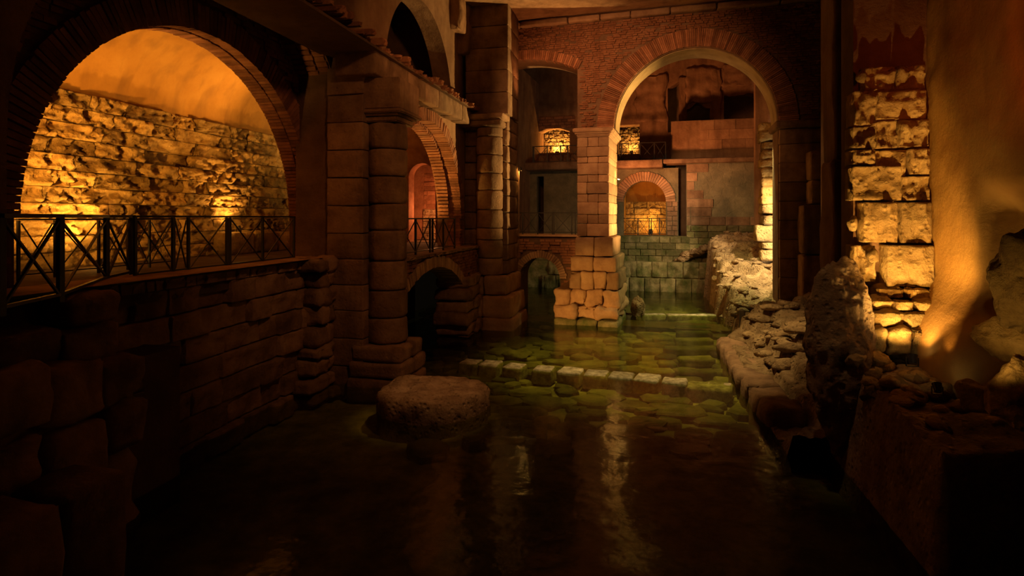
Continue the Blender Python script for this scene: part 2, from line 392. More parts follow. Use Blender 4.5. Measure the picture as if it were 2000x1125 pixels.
def railing(name, pts, h0, hh, label, posts=None, braces=True, w=0.035, cat='railing', group=None):
    """pts = world xy of the posts in order; X-braced panels between them"""
    b = FW.l((pts[0][0], pts[0][1], E + h0)); t = thing(name, FW, b, label, cat, group)
    P = [Vector((p[0], p[1], 0)) for p in pts]
    for i, p in enumerate(P):
        mk('post', *boxes([(p.x - w * .6, p.x + w * .6, p.y - w * .6, p.y + w * .6, h0, h0 + hh - .02)]), IRON, t)
    for p, q in zip(P, P[1:]):
        up = Vector((0, 0, 1)); d = (q - p).normalized()
        mk('top_rail', *bar(p + up * (h0 + hh) - d * .02, q + up * (h0 + hh) + d * .02, w * 1.7, w * .9), IRON, t)
        mk('bottom_rail', *bar(p + up * (h0 + .1), q + up * (h0 + .1), w * .9, w * .7), IRON, t)
        if braces and (q - p).length > 0.3:
            a, c = p + d * .05, q - d * .05
            mk('brace', *bar(a + up * (h0 + .12), c + up * (h0 + hh - .07), w * .55, w * .5), IRON, t)
            mk('brace', *bar(a + up * (h0 + hh - .07), c + up * (h0 + .12), w * .55, w * .5), IRON, t)
    return t
def spotlight(p, tgt, label, watt, col, deg=100, blend=0.7, s=0.12, lens=None, glow=0.0, group=None):
    """a small flood lamp: bracket, housing, lens and the light it throws"""
    p = Vector(p); b = FW.l(p); t = thing('spotlight', FW, b, label, 'spotlight', group)
    d = (Vector(tgt) - p).normalized(); q = d.to_track_quat('Z', 'Y').to_matrix()
    def tube(r0, r1, z0, z1, n=14):
        V, F = [], []
        for r, z in ((r0, z0), (r1, z1)):
            for i in range(n):
                a = 2 * math.pi * i / n; c = q @ Vector((r * math.cos(a), r * math.sin(a), z))
                V.append((b[0] + c.x, b[1] + c.y, b[2] + c.z + s * 1.3))
        F = [(i, (i + 1) % n, n + (i + 1) % n, n + i) for i in range(n)] + [tuple(range(n))[::-1]]
        return V, F
    hs_ = mk('housing', *tube(s * .55, s * .8, -s * .9, s * .55), STEEL, t, smooth=False)
    V, F = tube(s * .72, s * .72, s * .45, s * .5); F.append(tuple(range(14, 28)))
    mk('lens', V, F, lens or LENS, hs_)
    mk('bracket', *boxes([(b[0] - s * .9, b[0] - s * .8, b[1] - s * .15, b[1] + s * .15, b[2], b[2] + s * 1.4), (b[0] + s * .8, b[0] + s * .9, b[1] - s * .15, b[1] + s * .15, b[2], b[2] + s * 1.4), (b[0] - s * .9, b[0] + s * .9, b[1] - s * .15, b[1] + s * .15, b[2], b[2] + s * .12)]), STEEL, t)
    c = p + Vector((0, 0, s * 1.3)) + d * s * .75
    spot(c, c + d, watt, col, deg, blend, s * .5)
    if glow: bulb(c + d * .05, glow, col, s * .4)
    return t

AMBER = (1.0, 0.47, 0.10); GOLD = (1.0, 0.58, 0.17); RED = (1.0, 0.34, 0.11); PALE = (1.0, 0.70, 0.38); BLOOD = (1.0, 0.14, 0.02)

# ================================================================== SETTING
# ---- stream bed, water, ceiling
RS = random.Random(11)
V, F = [], []
nx, ny = 60, 80
for j in range(ny + 1):
    for i in range(nx + 1):
        x = -10 + 22 * i / nx; y = 2 + 36 * j / ny
        V.append((x, y, -E - 0.42 + 0.07 * fb(x * .7, y * .7, 2.2, 4)))
for j in range(ny):
    for i in range(nx):
        a = j * (nx + 1) + i; F.append((a, a + 1, a + nx + 2, a + nx + 1))
floor = struct('floor', V, F, BED, FW, smooth=True)
V, F = boxes([(-10, 12, 2, 38, 0, 0)])
water = struct('water', [(-10, 2, -E), (12, 2, -E), (12, 38, -E), (-10, 38, -E)], [(0, 1, 2, 3)], WATER, FW)
ceil = struct('ceiling', *boxes([(-10.2, 9, -1, 24.6, 8.15, 8.6)]), PLASTER, FW)

# ---- flat stones lying on the stream bed (parts of the floor)
bedm = []
for k in range(14):
    n = RS.randint(6, 9); V, F = [], []
    rad = [RS.uniform(.75, 1.1) for _ in range(n)]; ang = [2 * math.pi * (i + RS.uniform(-.25, .25)) / n for i in range(n)]
    for z, sc in ((-.6, 1.05), (.25, 1.0), (.45, .86)):
        for i in range(n): V.append((rad[i] * sc * math.cos(ang[i]), rad[i] * sc * math.sin(ang[i]), z + RS.uniform(-.12, .12) * (z > 0)))
    for j in range(2):
        for i in range(n): F.append((j * n + i, j * n + (i + 1) % n, (j + 1) * n + (i + 1) % n, (j + 1) * n + i))
    F.append(tuple(2 * n + i for i in range(n)))
    me = bpy.data.meshes.new('stone'); me.from_pydata(V, [], F); me.materials.append(BED); me.update(); bedm.append(me)
placed = []
fb_, bb_ = INFO[floor.name]
tries = 0
while len(placed) < 290 and tries < 9000:
    tries += 1
    px = RS.uniform(830, 1470); py = RS.uniform(600, 880)
    p = atH(px, py, -E - .3)
    s = RS.uniform(.24, .52)
    if any((p.x - q[0]) ** 2 + (p.y - q[1]) ** 2 < (.62 * (s + q[2]) * 1.25) ** 2 for q in placed): continue
    placed.append((p.x, p.y, s))
    o = bpy.data.objects.new('stone', RS.choice(bedm)); COL.objects.link(o); o.parent = floor
    o.location = (p.x, p.y, -.36 + RS.uniform(-.03, .04)); o.scale = (s * RS.uniform(.95, 1.5), s * RS.uniform(.8, 1.1), .19); o.rotation_euler = (RS.uniform(-.06, .06), RS.uniform(-.06, .06), RS.uniform(-.5, .5))

# ================================================================== LEFT GALLERY (frame FL)
DECK = -1.08
a1c, a1r, a1h = 10.43, 3.78, 0.0
oc, orr, oh = 10.2, 4.38, 1.09
w1 = wall('wall_left_inner', FL, 2.0, 15.0, DECK, 7.0, 8.78, 9.35, MORTAR, [(a1c - a1r, a1c + a1r, DECK, arch_h(a1c, a1r, a1h))])
def in_w1(u, h):
    if (u - a1c) ** 2 + (h - a1h) ** 2 < 4.33 ** 2 and h > a1h: return False
    if abs(u - a1c) < a1r + .05 and h <= a1h: return False
    return True
bricks(w1, 5.2, 15.0, DECK, 6.6, 8.72, .34, .105, BRICK, in_w1, seed=5, depth=.1)
ring(w1, a1c, a1h, a1r - .02, a1r + .52, 8.68, .28, 112, BRICK, seed=8, gap=.2)
ring(w1, a1c, a1h, a1r - .05, a1r + .05, 8.98, .36, 130, BRICK, name='soffit_brick', seed=9, gap=.2, jit=.01)
courses(w1, a1c + a1r - .02, 15.0, DECK, 0, .21, .5, 8.66, .6, BRICK, 'plain', seed=71, name='jamb_stone')
w1b = wall('wall_left_outer', FL, 1.0, 15.6, -1.0, 7.5, 7.8, 8.78, PLASTER, [(oc - orr, oc + orr, -1.0, arch_h(oc, orr, oh))])
# soffit bricks of the outer arch, laid across it
for q in range(3): ring(w1b, oc, oh, orr - .05 - .03 * q, orr + .12, 7.84 + q * .31, .28, 92, BRICK, name='soffit_brick', seed=18 + q, gap=.22, jit=.03, a0=.02 * q)
# gallery floor
gf = struct('floor_gallery', *boxes([(2.0, 14.6, 8.1, 12.3, DECK - .35, DECK), (14.6, 26.8, 6.95, 12.3, DECK - .3, DECK)]), EARTH, FL)
# rough back wall of big tufa blocks
gw = struct('wall_gallery', *boxes([(5.5, 24.0, 12.42, 12.9, DECK, 2.72)]), MORTAR, FL)
def ero(u, h, r):
    d = 0.0
    k = math.exp(-((u - 13.3 - .25 * h) / 1.25) ** 2)
    if r.random() < .75 * k: d += r.uniform(.06, .24)
    if u > 16.9 and h < .6 and r.random() < .6: d += r.uniform(.05, .22)
    return d + r.uniform(-.03, .04)
courses(gw, 7.6, 21.5, DECK, 2.75, .355, 1.25, 12.05, .42, TUFA, 'hero', off=ero, gap=.006, seed=21, tilt=.012)
# plaster vault over the gallery
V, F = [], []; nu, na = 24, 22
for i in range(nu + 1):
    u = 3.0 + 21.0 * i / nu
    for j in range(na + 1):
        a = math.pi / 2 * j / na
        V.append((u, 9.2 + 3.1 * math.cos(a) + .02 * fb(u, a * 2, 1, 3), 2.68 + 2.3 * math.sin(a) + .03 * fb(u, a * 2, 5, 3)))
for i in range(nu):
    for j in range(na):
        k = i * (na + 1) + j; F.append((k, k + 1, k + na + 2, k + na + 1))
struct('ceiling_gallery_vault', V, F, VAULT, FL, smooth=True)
struct('wall_gallery_end', *boxes([(2.0, 2.3, 9.3, 12.9, DECK, 5.0)]), PLASTER, FL)
# stone bench along the back of the gallery
bench = thing('stone_bench', FL, (15.5, 11.8, DECK), 'low stone ledge under the lit block wall behind the left railing', 'ledge')
u = 14.6
for k in range(5):
    solid(bench, u, u + 1.15, 11.55, 12.1, DECK, -.42 + RS.uniform(-.03, .03), TUFA, 30 + k, 'stone', amp=.05); u += 1.17
# retaining wall under the gallery, to the water
rw = struct('wall_left_retaining', *boxes([(2.0, 14.6, 8.3, 9.0, -4.7, DECK - .36), (2.0, 8.2, 7.4, 8.3, -4.7, -2.1)]), MORTAR, FL)
def ero2(u, h, r): return r.choice([0, 0, .03, .08, -.05]) + .06 * (h + 1) * .3
courses(rw, 7.2, 13.7, -4.6, DECK - .16, .47, .92, 8.06, .4, TRAV, 'rough', off=ero2, seed=31, tilt=.015)
def coping(u0, u1):
    u = u0
    while u < u1:
        w = RS.uniform(.16, .3)
        block(rw, u, u + w, DECK - .17, DECK + .03, 8.0 + RS.uniform(-.04, .04), .4, TRAV, 'plain', 'coping_stone', .015); u += w
coping(7.4, 13.6)
# broken masonry spur standing in front of the wall at the far left
spur = thing('masonry_spur', FL, (6.0, 7.2, -4.2), 'broken stub of masonry jutting out below the left railing', 'masonry')
solid(spur, 3.4, 7.0, 7.05, 8.2, -4.6, -2.15, TRAV, 41, 'core', amp=.22, sub=12, bev=.12)
for k, (u0, u1, v0, v1, h0, h1) in enumerate([(6.35, 7.15, 6.95, 7.5, -2.55, -1.95), (5.6, 6.4, 6.9, 7.7, -2.5, -1.85), (4.6, 5.6, 6.85, 7.7, -2.4, -1.75), (6.2, 7.0, 7.35, 8.1, -2.0, -1.5), (5.3, 6.25, 7.4, 8.1, -1.95, -1.42), (6.45, 7.2, 7.55, 8.15, -1.52, -1.12),
                              (6.5, 7.12, 6.95, 7.6, -3.25, -2.6), (5.6, 6.4, 6.85, 7.6, -3.3, -2.6), (4.4, 5.5, 6.8, 7.6, -3.2, -2.5), (4.0, 5.2, 7.3, 8.15, -1.9, -1.2)]):
    solid(spur, u0, u1, v0, v1, h0, h1, TRAV, 50 + k, 'stone', amp=.10, sub=7, bev=.045)
ledge = thing('stone_kerb', FL, (4.6, 6.1, -4.2), 'worn stone kerb low in the dark at the far left', 'kerb')
for k in range(4): solid(ledge, 2.6 + k * .8, 3.38 + k * .8, 5.9, 6.7, -4.6, -2.95, TRAV, 66 + k, 'stone', amp=.07)

# ---- pier 1 with its engaged column
pier1 = thing('arcade_pier', FL, (14.3, 7.3, -4.2), 'dark stone pier behind the tall column beside the left arch', 'pier')
mk('core', *boxes([(13.66, 15.0, 6.95, 8.8, -4.6, 4.1)]), MORTAR, pier1)
pm = [-4.5, -3.75, -3.05, -2.35, -1.7, -1.05, -.4, .3, 1.0, 1.7, 2.4, 3.1, 3.8]
for a, b in zip(pm, pm[1:]):
    solid(pier1, 13.55, 15.05, 6.86, 7.85, a + .01, b - .01, TRAV, 80 + a, 'stone', amp=.02, sub=6, bev=.012)
# ragged foundation stones left of the pier
found = thing('foundation_stack', FL, (13.2, 7.9, -4.2), 'ragged stack of small foundation stones left of the tall column', 'masonry')
h = -4.5; k = 0
while h < DECK - .15:
    dh = RS.uniform(.28, .5); u0 = 12.75 + RS.uniform(-.1, .25) - (h < -3.2) * .25
    solid(found, u0, 13.2 + RS.uniform(-.1, .1), 7.55 + RS.uniform(-.08, .1), 8.15, h, h + dh - .02, TRAV, 95 + k, 'stone', amp=.1, sub=5)
    solid(found, 13.2, 13.62, 7.6 + RS.uniform(-.12, .1), 8.15, h, h + dh - .03, TRAV, 125 + k, 'stone', amp=.1, sub=5); h += dh; k += 1
col1 = thing('stone_column', FL, (14.2, 6.45, -4.2), 'tall weathered half column of stacked drums on a square plinth', 'column')
CU, CV = 14.22, 6.5
dr = [-3.2, -2.55, -1.85, -1.1, -.32, .35, 1.05, 1.75, 2.42]
for k, (a, b) in enumerate(zip(dr, dr[1:])): drum(col1, CU, CV, .51, a + .012, b - .012, TRAV, k + 2)
for k, (a, b, g) in enumerate([(-4.6, -4.0, .14), (-4.0, -3.6, .10), (-3.6, -3.2, .05)]):
    solid(col1, 13.55 - g, 14.25, 5.87 - g, 7.1 + g, a, b - .012, TRAV, 140 + k, 'plinth_stone', amp=.045, sub=6, bev=.05)
    solid(col1, 14.26, 14.95 + g, 5.87 - g, 7.1 + g, a, b - .012, TRAV, 150 + k, 'plinth_stone', amp=.045, sub=6, bev=.05)
cap = mk('capital', [], [], TRAV, col1)
V, F = boxes([(13.62, 14.95, 5.92, 7.1, 2.72, 3.5), (13.57, 15.02, 5.86, 7.1, 2.62, 2.72), (13.64, 14.9, 5.95, 7.1, 2.56, 2.62), (13.72, 14.8, 6.02, 7.05, 2.42, 2.56)])
cap.data.from_pydata([(p[0] - 14.2, p[1] - 6.45, p[2] + 4.2) for p in V], [], F); cap.data.materials.clear(); cap.data.materials.append(TRAV)
abm = bmesh.new(); abm.from_mesh(cap.data); bmesh.ops.bevel(abm, geom=abm.edges[:], offset=.025, segments=2, affect='EDGES'); abm.to_mesh(cap.data); abm.free()

# ---- arcade wall with the second arch, entablature and upper wall
a2c, a2r, a2h = 18.35, 3.25, -0.05
w2 = wall('wall_left_arcade', FL, 15.0, 24.6, -1.3, 4.3, 6.9, 7.8, PLASTER, [(a2c - a2r, a2c + a2r, -1.3, arch_h(a2c, a2r, a2h))])
ring(w2, a2c, a2h, a2r - .02, a2r + .38, 6.84, .5, 96, BRICK, seed=28, gap=.16)
ring(w2, a2c, a2h, a2r - .12, a2r + .02, 7.3, .45, 70, BRICK, name='inner_voussoir', seed=29, gap=.2)
courses(w2, a2c + a2r - .06, a2c + a2r + .38, -1.25, a2h, .12, .22, 6.85, .5, BRICK, 'plain', seed=38, name='jamb_brick', gap=.012)
ent = thing('entablature', FL, (15, 6.6, 3.5), 'dark stone entablature running back above the half columns', 'entablature')
u = 13.3
while u < 22.6:
    w = RS.uniform(.9, 1.5); e = min(u + w, 22.7)
    solid(ent, u, e - .012, 6.42, 7.5, 3.52, 4.1, TRAV, 170 + u, 'stone', amp=.03, sub=5, bev=.03); u += w
cor = thing('brick_cornice', FL, (15, 6.3, 4.1), 'broken brick cornice climbing across the upper left wall', 'cornice')
u = 8.8; k = 0
while u < 22.8 and k < 130:
    w = RS.uniform(.08, .17)
    if RS.random() > .22:
        lift = .25 * math.exp(-((u - 11.5) / 1.4) ** 2) + RS.uniform(-.04, .05)
        block(cor, u, u + w, 4.1 + lift, 4.1 + lift + RS.uniform(.07, .2), 6.2 + RS.uniform(-.1, .2), .85, BRICK, 'plain', 'brick', .012, .05)
    u += w; k += 1
mk('ledge', *boxes([(8.8, 22.6, 6.3, 7.9, 4.08, 4.14)]), MORTAR, cor)
l_c, l_r, l_h = 17.9, 2.85, 4.1
uw = wall('wall_left_upper', FL, 8.0, 24.6, 4.14, 8.4, 6.95, 7.6, PLASTER, [(l_c - l_r, l_c + l_r, 4.14, arch_h(l_c, l_r, l_h))])
struct('wall_left_upper_recess', *boxes([(14.4, 22, 9.6, 9.9, 4.0, 8.2), (14.0, 14.4, 7.9, 9.9, 4.0, 8.2), (21.6, 22, 7.9, 9.9, 4, 8.2), (14, 22, 7.9, 9.9, 3.95, 4.1)]), MORTAR, FL)
rub = thing('collapsed_rubble', FL, (16.6, 7.6, 4.12), 'heap of broken masonry inside the dark upper lunette', 'rubble')
for k in range(9):
    rock('stone', FL.w(16.0 + RS.uniform(-.8, 3.2), 7.4 + RS.uniform(-.2, 1.2), 4.15 + RS.uniform(.1, .9) * (k < 6)), (RS.uniform(.3, .55), RS.uniform(.3, .5), RS.uniform(.25, .5)), RUBBLE, 300 + k, parent=rub, sub=3)
# hanging shard of the vault at the top
for k, (u, hh) in enumerate([(20.6, 6.9), (21.5, 6.3)]):
    o = solid(uw, u, u + .7, 6.55, 7.1, hh, 8.3, PLASTER, 410 + k, 'vault_stump', amp=.12, sub=5)

# ---- cross wall at the end of the second bay, with its own arch
d_v, d_r, d_h = 9.45, .62, 1.75
XW = Frame(0.0)
cw = wall('wall_cross', FW, -12.3, -6.9, DECK, 4.9, 24.2, 24.8, BRICK, [(-d_v - d_r, -d_v + d_r, DECK, arch_h(-d_v, d_r, d_h))])
bricks(cw, -d_v + .66, -7.0, DECK, 3.4, 24.15, .3, .1, BRICK, lambda u, h: True, seed=61, depth=.1)
struct('wall_cross_beyond', *boxes([(-12.3, -7.2, 27.4, 27.9, DECK, 4.9)]), BRICK, FW)
courses(bpy.data.objects['wall_cross_beyond'], -10.6, -8.0, .45, 2.2, .22, .6, 27.36, .12, BRICK, 'plain', seed=62)
courses(bpy.data.objects['wall_cross_beyond'], -10.6, -8.2, DECK, .42, .3, .45, 27.2, .3, RUBBLE, 'rough', seed=63)

# ---- low bridge carrying the gallery across the second arch
b_c, b_v = 17.05, 6.25
bR, bh = 5.0, -6.52
bt = arch_h(b_c, bR, bh)
br1 = wall('wall_bridge_arcade', FL, 14.7, 21.9, -4.6, DECK, 6.3, 7.0, MORTAR, [(b_c - 2.95, b_c + 2.95, -4.6, bt)])
def in_b1(u, h): return not (abs(u - b_c) < 3.35 and h < bt(u) + .36) and not (abs(u - b_c) < 2.95 and h < -2.4)
bricks(br1, 14.7, 21.9, -4.4, DECK - .08, 6.22, .3, .1, BRICK, in_b1, seed=64, depth=.1)
ang = math.acos(2.95 / bR)
ring(br1, b_c, bh, bR, bR + .34, 6.2, .6, 40, PEPER, a0=ang, a1=math.pi - ang, seed=65, gap=.12)
courses(br1, 14.8, 21.9, DECK - .1, DECK + .02, .12, .5, 6.12, .8, TRAV, 'plain', seed=66, name='coping_stone')
abut = thing('bridge_abutment', FL, (20.8, 6.3, -4.2), 'rough stone abutment under the arch between the two columns', 'masonry')
for k in range(6):
    h = -4.6 + k * .42
    solid(abut, 19.6 + RS.uniform(-.1, .3), 20.7, 6.0 + RS.uniform(-.1, .15), 7.2, h, h + .4, TRAV, 220 + k, 'stone', amp=.1, sub=5)
    solid(abut, 20.72, 21.7, 5.95 + RS.uniform(-.1, .15), 7.2, h, h + .4, TRAV, 230 + k, 'stone', amp=.1, sub=5)
struct('wall_under_bridge', *boxes([(14.5, 26, 10.5, 10.8, -4.7, DECK - .3)]), MORTAR, FL)

# ---- pier 2: corner pier, half column, tall upper shaft
pier2 = thing('corner_pier', FW, (-5.8, 22.8, -E), 'stone corner pier with a lit edge between the bridges', 'pier')
ph = [-2.2, -1.65, -1.05, -.45, .2, .85, 1.5, 2.15, 2.8, 3.4, 3.95]
for k, (a, b) in enumerate(zip(ph, ph[1:])):
    solid(pier2, -6.9, -5.15, 22.2, 24.1, a + .008, b - .008, TRAV, 240 + k, 'stone', amp=.035, sub=6, bev=.03)
for k, (a, b, g) in enumerate([(-4.6, -3.75, .42), (-3.75, -2.95, .33), (-2.95, -2.2, .12)]):
    for j, (x0, x1) in enumerate([(-6.9, -5.95), (-5.94, -5.15 + g)]):
        solid(pier2, x0, x1, 22.0 - g - .35, 24.1, a, b - .012, PEPER, 260 + k * 3 + j, 'plinth_stone', amp=.08, sub=6, bev=.06)
col2 = thing('stone_column', FW, (-5.78, 22.0, -2.2), 'farther half column of weathered drums on the corner pier', 'column')
dr = [-2.2, -1.55, -.85, -.4, .3, 1.05, 1.7, 2.4, 3.1, 3.45]
for k, (a, b) in enumerate(zip(dr, dr[1:])): drum(col2, -5.82, 22.05, .5, a + .01, b - .01, TRAV, k + 20)
solid(col2, -6.45, -5.22, 21.42, 22.4, 3.46, 3.7, TRAV, 291, 'abacus', amp=.05)
solid(col2, -6.5, -5.12, 21.36, 22.4, 3.7, 3.95, TRAV, 292, 'abacus', amp=.05)
ush = thing('upper_pier', FW, (-5.6, 22.7, 3.95), 'tall dark square shaft rising above the corner pier', 'pier')
for k in range(5): solid(ush, -6.75, -5.05, 21.85, 23.75, 3.96 + k * .85, 4.8 + k * .85, TRAV, 295 + k, 'stone', amp=.02, sub=5, bev=.02)

# ================================================================== THE GREAT ARCH WALL (frame FF)
gc, gr, gh = .335, 3.0, 3.55
VF = 23.7
s_c, s_R, s_h = -6.4, 4.88, 6.58 - 4.88
fw = wall('wall_great_arch', FF, -7.6, 8.0, -4.3, 8.15, VF, VF + 1.4, MORTAR,
          [(-8.65, -4.16, -4.3, arch_h(s_c, s_R, s_h)), (-4.16, gc - gr, -4.3, lambda u: gh + .05), (gc - gr, gc + gr, -4.3, arch_h(gc, gr, gh))])
def in_f(u, h):
    if (u - gc) ** 2 + (h - gh) ** 2 < 3.72 ** 2 and h > gh - .1: return False
    if h < 3.62: return False
    if u < -4.1 and (u - s_c) ** 2 + (h - s_h) ** 2 < (s_R + .36) ** 2: return False
    return h < 7.86
bricks(fw, -7.4, 7.6, 3.6, 7.88, VF - .06, .26, .085, BRICK, in_f, seed=70, depth=.12, jit=.035)
ring(fw, gc, gh, gr + .02, gr + .7, VF - .1, .4, 150, BRICK, seed=72, gap=.16)
sa = math.acos((-4.12 - s_c) / s_R)
ring(fw, s_c, s_h, s_R, s_R + .38, VF - .09, .4, 36, BRICK, a0=sa, a1=math.pi * .5 + .12, seed=73, gap=.16)
V, F = [], []; n = 48
for i in range(n + 1):
    a = math.pi * i / n
    for v in (VF + .12, VF + 1.55): V.append((gc + (gr - .03) * math.cos(a), v, gh + (gr - .03) * math.sin(a)))
    for v in (VF + 1.55, VF + .12): V.append((gc + (gr + .05) * math.cos(a), v, gh + (gr + .05) * math.sin(a)))
for i in range(n):
    k = 4 * i
    for j in range(4): F.append((k + j, k + (j + 1) % 4, k + 4 + (j + 1) % 4, k + 4 + j))
mk('soffit', V, F, CONC, fw, smooth=False)
# ledge of stone slabs under the ceiling
u = -7.4; k = 0
for w in (.9, 2.0, 1.3, 1.2, 1.5, 1.7, 2.2, 1.4, 1.8):
    solid(fw, u, u + w - .03, VF - .3, VF + .1, 7.86 + RS.uniform(-.01, .02), 8.1, PEPER, 310 + k, 'ledge_slab', amp=.03, sub=5, bev=.04); u += w; k += 1

# ---- central pier
cp = thing('central_pier', FF, (-3.5, 24.3, -E), 'square stone pier with moulded capital and stepped base in the water', 'pier')
hs = [-.76, -.25, .12, .62, .95, 1.42, 1.72, 2.2, 2.45, 2.85, 3.24]
for k, (a, b) in enumerate(zip(hs, hs[1:])):
    if k % 2: 
        for j in range(3): solid(cp, -4.16 + j * .43, -4.16 + (j + 1) * .43 - .008, 23.63, 26.5, a + .006, b - .006, PEPER, 330 + k * 3 + j, 'band_stone', amp=.02, sub=4, bev=.015)
    else:
        m_ = -3.52 + (.2 if k % 4 else -.25)
        solid(cp, -4.16, m_, 23.62, 26.5, a + .006, b - .006, PEPER, 360 + k, 'stone', amp=.018, sub=5, bev=.015)
        solid(cp, m_ + .008, -2.87, 23.62, 26.5, a + .006, b - .006, PEPER, 375 + k, 'stone', amp=.018, sub=5, bev=.015)
V, F = boxes([(-4.32, -2.70, 23.46, 26.6, 3.44, 3.6), (-4.26, -2.76, 23.52, 26.58, 3.36, 3.44), (-4.2, -2.82, 23.57, 26.56, 3.29, 3.36), (-4.18, -2.85, 23.6, 26.53, 3.24, 3.29)])
o = mk('capital', V, F, PEPER, cp)
bm = bmesh.new(); bm.from_mesh(o.data); bmesh.ops.bevel(bm, geom=bm.edges[:], offset=.03, segments=2, affect='EDGES'); bm.to_mesh(o.data); bm.free()
for k, (h0, h1, ul, ur, vf, amp) in enumerate([(-1.55, -.78, -4.22, -2.68, 23.5, .04), (-2.15, -1.56, -4.38, -2.55, 23.35, .05), (-2.85, -2.16, -4.42, -2.45, 23.25, .08), (-3.5, -2.86, -4.98, -2.42, 23.1, .13), (-3.98, -3.5, -5.0, -2.4, 22.85, .2), (-4.7, -3.98, -4.9, -2.4, 22.7, .1)]):
    n = [2, 2, 4, 4, 3, 3][k]; w = (ur - ul) / n
    for j in range(n): solid(cp, ul + j * w, ul + (j + 1) * w - .012, vf + RS.uniform(-.03, .03), 26.45, h0, h1 - .008, PEPER if k < 5 else MOSS, 400 + k * 5 + j, 'plinth_stone', amp=amp, sub=7, bev=.03 + amp * .15)
rock('boulder', FF.w(-1.9, 25.9, -4.0), (.33, .4, .62), RUBBLE, 455, 'upright mossy stone standing in the water beside the central pier', 'rock')

# ---- right pier of the great arch
rp = thing('arch_pier', FF, (3.9, 24, -E), 'dark right pier carrying the great arch', 'pier')
hs = [-3.9, -3.0, -2.2, -1.5, -.8, -.1, .6, 1.3, 2.0, 2.7, 3.25]
for k, (a, b) in enumerate(zip(hs, hs[1:])): solid(rp, 3.36, 4.95, 23.5, 25.2, a + .006, b - .006, TRAV, 470 + k, 'stone', amp=.02, sub=5, bev=.02)
solid(rp, 3.2, 5.1, 23.35, 25.2, 3.26, 3.55, TRAV, 485, 'capital', amp=.02, bev=.06)
sp = thing('stone_pilaster', FF, (4.5, 22.9, -3.9), 'stepped pilaster of upright slabs in the shadow right of the great arch', 'pilaster')
solid(sp, 3.95, 4.85, 22.6, 23.5, -4.2, -1.3, TRAV, 490, 'slab', amp=.05, sub=7)
solid(sp, 3.97, 4.75, 22.62, 23.5, -1.29, .45, TRAV, 491, 'slab', amp=.05, sub=7)
solid(sp, 4.25, 5.05, 22.7, 23.5, .46, 1.3, TRAV, 492, 'slab', amp=.05, sub=5)
solid(sp, 4.22, 5.05, 22.7, 23.5, 1.31, 2.35, TRAV, 493, 'slab', amp=.05, sub=5)

# ---- brick bridge behind, with its small arch
BD = -.85
b3c, b3r, b3h = -6.42, .95, -2.8
b3 = wall('wall_bridge_far', FF, -9.0, -4.1, -4.6, BD, 26.6, 28.0, MORTAR, [(b3c - b3r, b3c + b3r, -4.6, arch_h(b3c, b3r, b3h))])
def in_b3(u, h): return not ((u - b3c) ** 2 + (h - b3h) ** 2 < 1.3 ** 2 and h > b3h) and not (abs(u - b3c) < .97 and h <= b3h)
bricks(b3, -9, -4.1, -4.5, BD - .05, 26.52, .4, .125, BRICK, in_b3, seed=81, depth=.1, jit=.04)
ring(b3, b3c, b3h, b3r, b3r + .32, 26.48, .6, 30, PEPER, seed=82, gap=.15)
mk('deck_slab', *boxes([(-9.0, -4.1, 26.45, 28.1, BD - .02, BD + .07)]), PEPER, b3)

# ---- far wall behind the water
fl = wall('wall_back_lower', FF, -10.5, -.33, -4.5, 2.95, 36.2, 36.9, GREYG, [(-3.55, -1.04, -1.06, arch_h(-2.295, 1.255, .95)), (-8.95, -8.5, -4.5, lambda u: 2.6)])
ring(fl, -2.295, .95, 1.255, 1.8, 36.1, .35, 32, PEPER, seed=83, gap=.12)
courses(fl, -.99, -.36, -1.06, .95, .3, .5, 36.1, .2, TRAV, 'plain', seed=84)
fr_ = wall('wall_back_right', FF, .12, 9.0, -4.5, 3.3, 35.5, 36.9, GREYG, [])
courses(fr_, .12, 5.5, -2.6, -.45, .36, .9, 35.4, .3, MOSS, 'plain', seed=85)
courses(fr_, .12, 4.2, -.45, 3.1, .5, 1.2, 35.44, .2, TRAV, 'plain', seed=86, skip=lambda u, h, w, d: (u > 1.1 and h > .2))
fq = struct('wall_back_base', *boxes([(-10.5, .2, 35.3, 36.3, -4.6, -1.08)]), MOSS, FF)
courses(fq, -4.2, .3, -2.6, -1.1, .38, .85, 35.2, .3, MOSS, 'plain', seed=87)
struct('wall_slot_back', *boxes([(-.5, .3, 37.0, 37.3, -1.5, 3.4)]), MORTAR, FF)
lint = thing('stone_lintel', FF, (-4, 35.3, 2.9), 'long dark stone beam under the balcony on the far wall', 'beam')
solid(lint, -10.5, -5.2, 35.0, 36.4, 2.92, 3.38, TRAV, 500, 'stone', amp=.03, sub=6, bev=.04)
solid(lint, -5.18, -1.2, 35.0, 36.4, 2.92, 3.38, TRAV, 501, 'stone', amp=.03, sub=6, bev=.04)
solid(lint, -1.18, 5.4, 35.1, 36.4, 3.12, 3.4, TRAV, 502, 'stone', amp=.05, sub=8, bev=.05)
struct('floor_balcony', *boxes([(-11, 7, 35.6, 41.5, 3.2, 3.36)]), EARTH, FF)
wb = wall('wall_back_upper', FF, -11.5, 8.5, 3.36, 11.0, 38.6, 39.6, PLASTER, [(-1.0, -.32, 5.4, lambda u: 8.6 + .6 * (u + .3)), (-9.45, -7.3, 4.35, lambda u: 5.85 + .18 * math.cos((u + 8.4) * 2)), (-4.15, -2.75, 4.1, lambda u: 6.0), (.15, 1.55, 6.05, lambda u: 6.8 + .4 * math.exp(-((u - .8) * 3) ** 2)), (2.35, 4.7, 6.05, lambda u: 7.5 + .5 * fb(u, 2, 3, 3))])
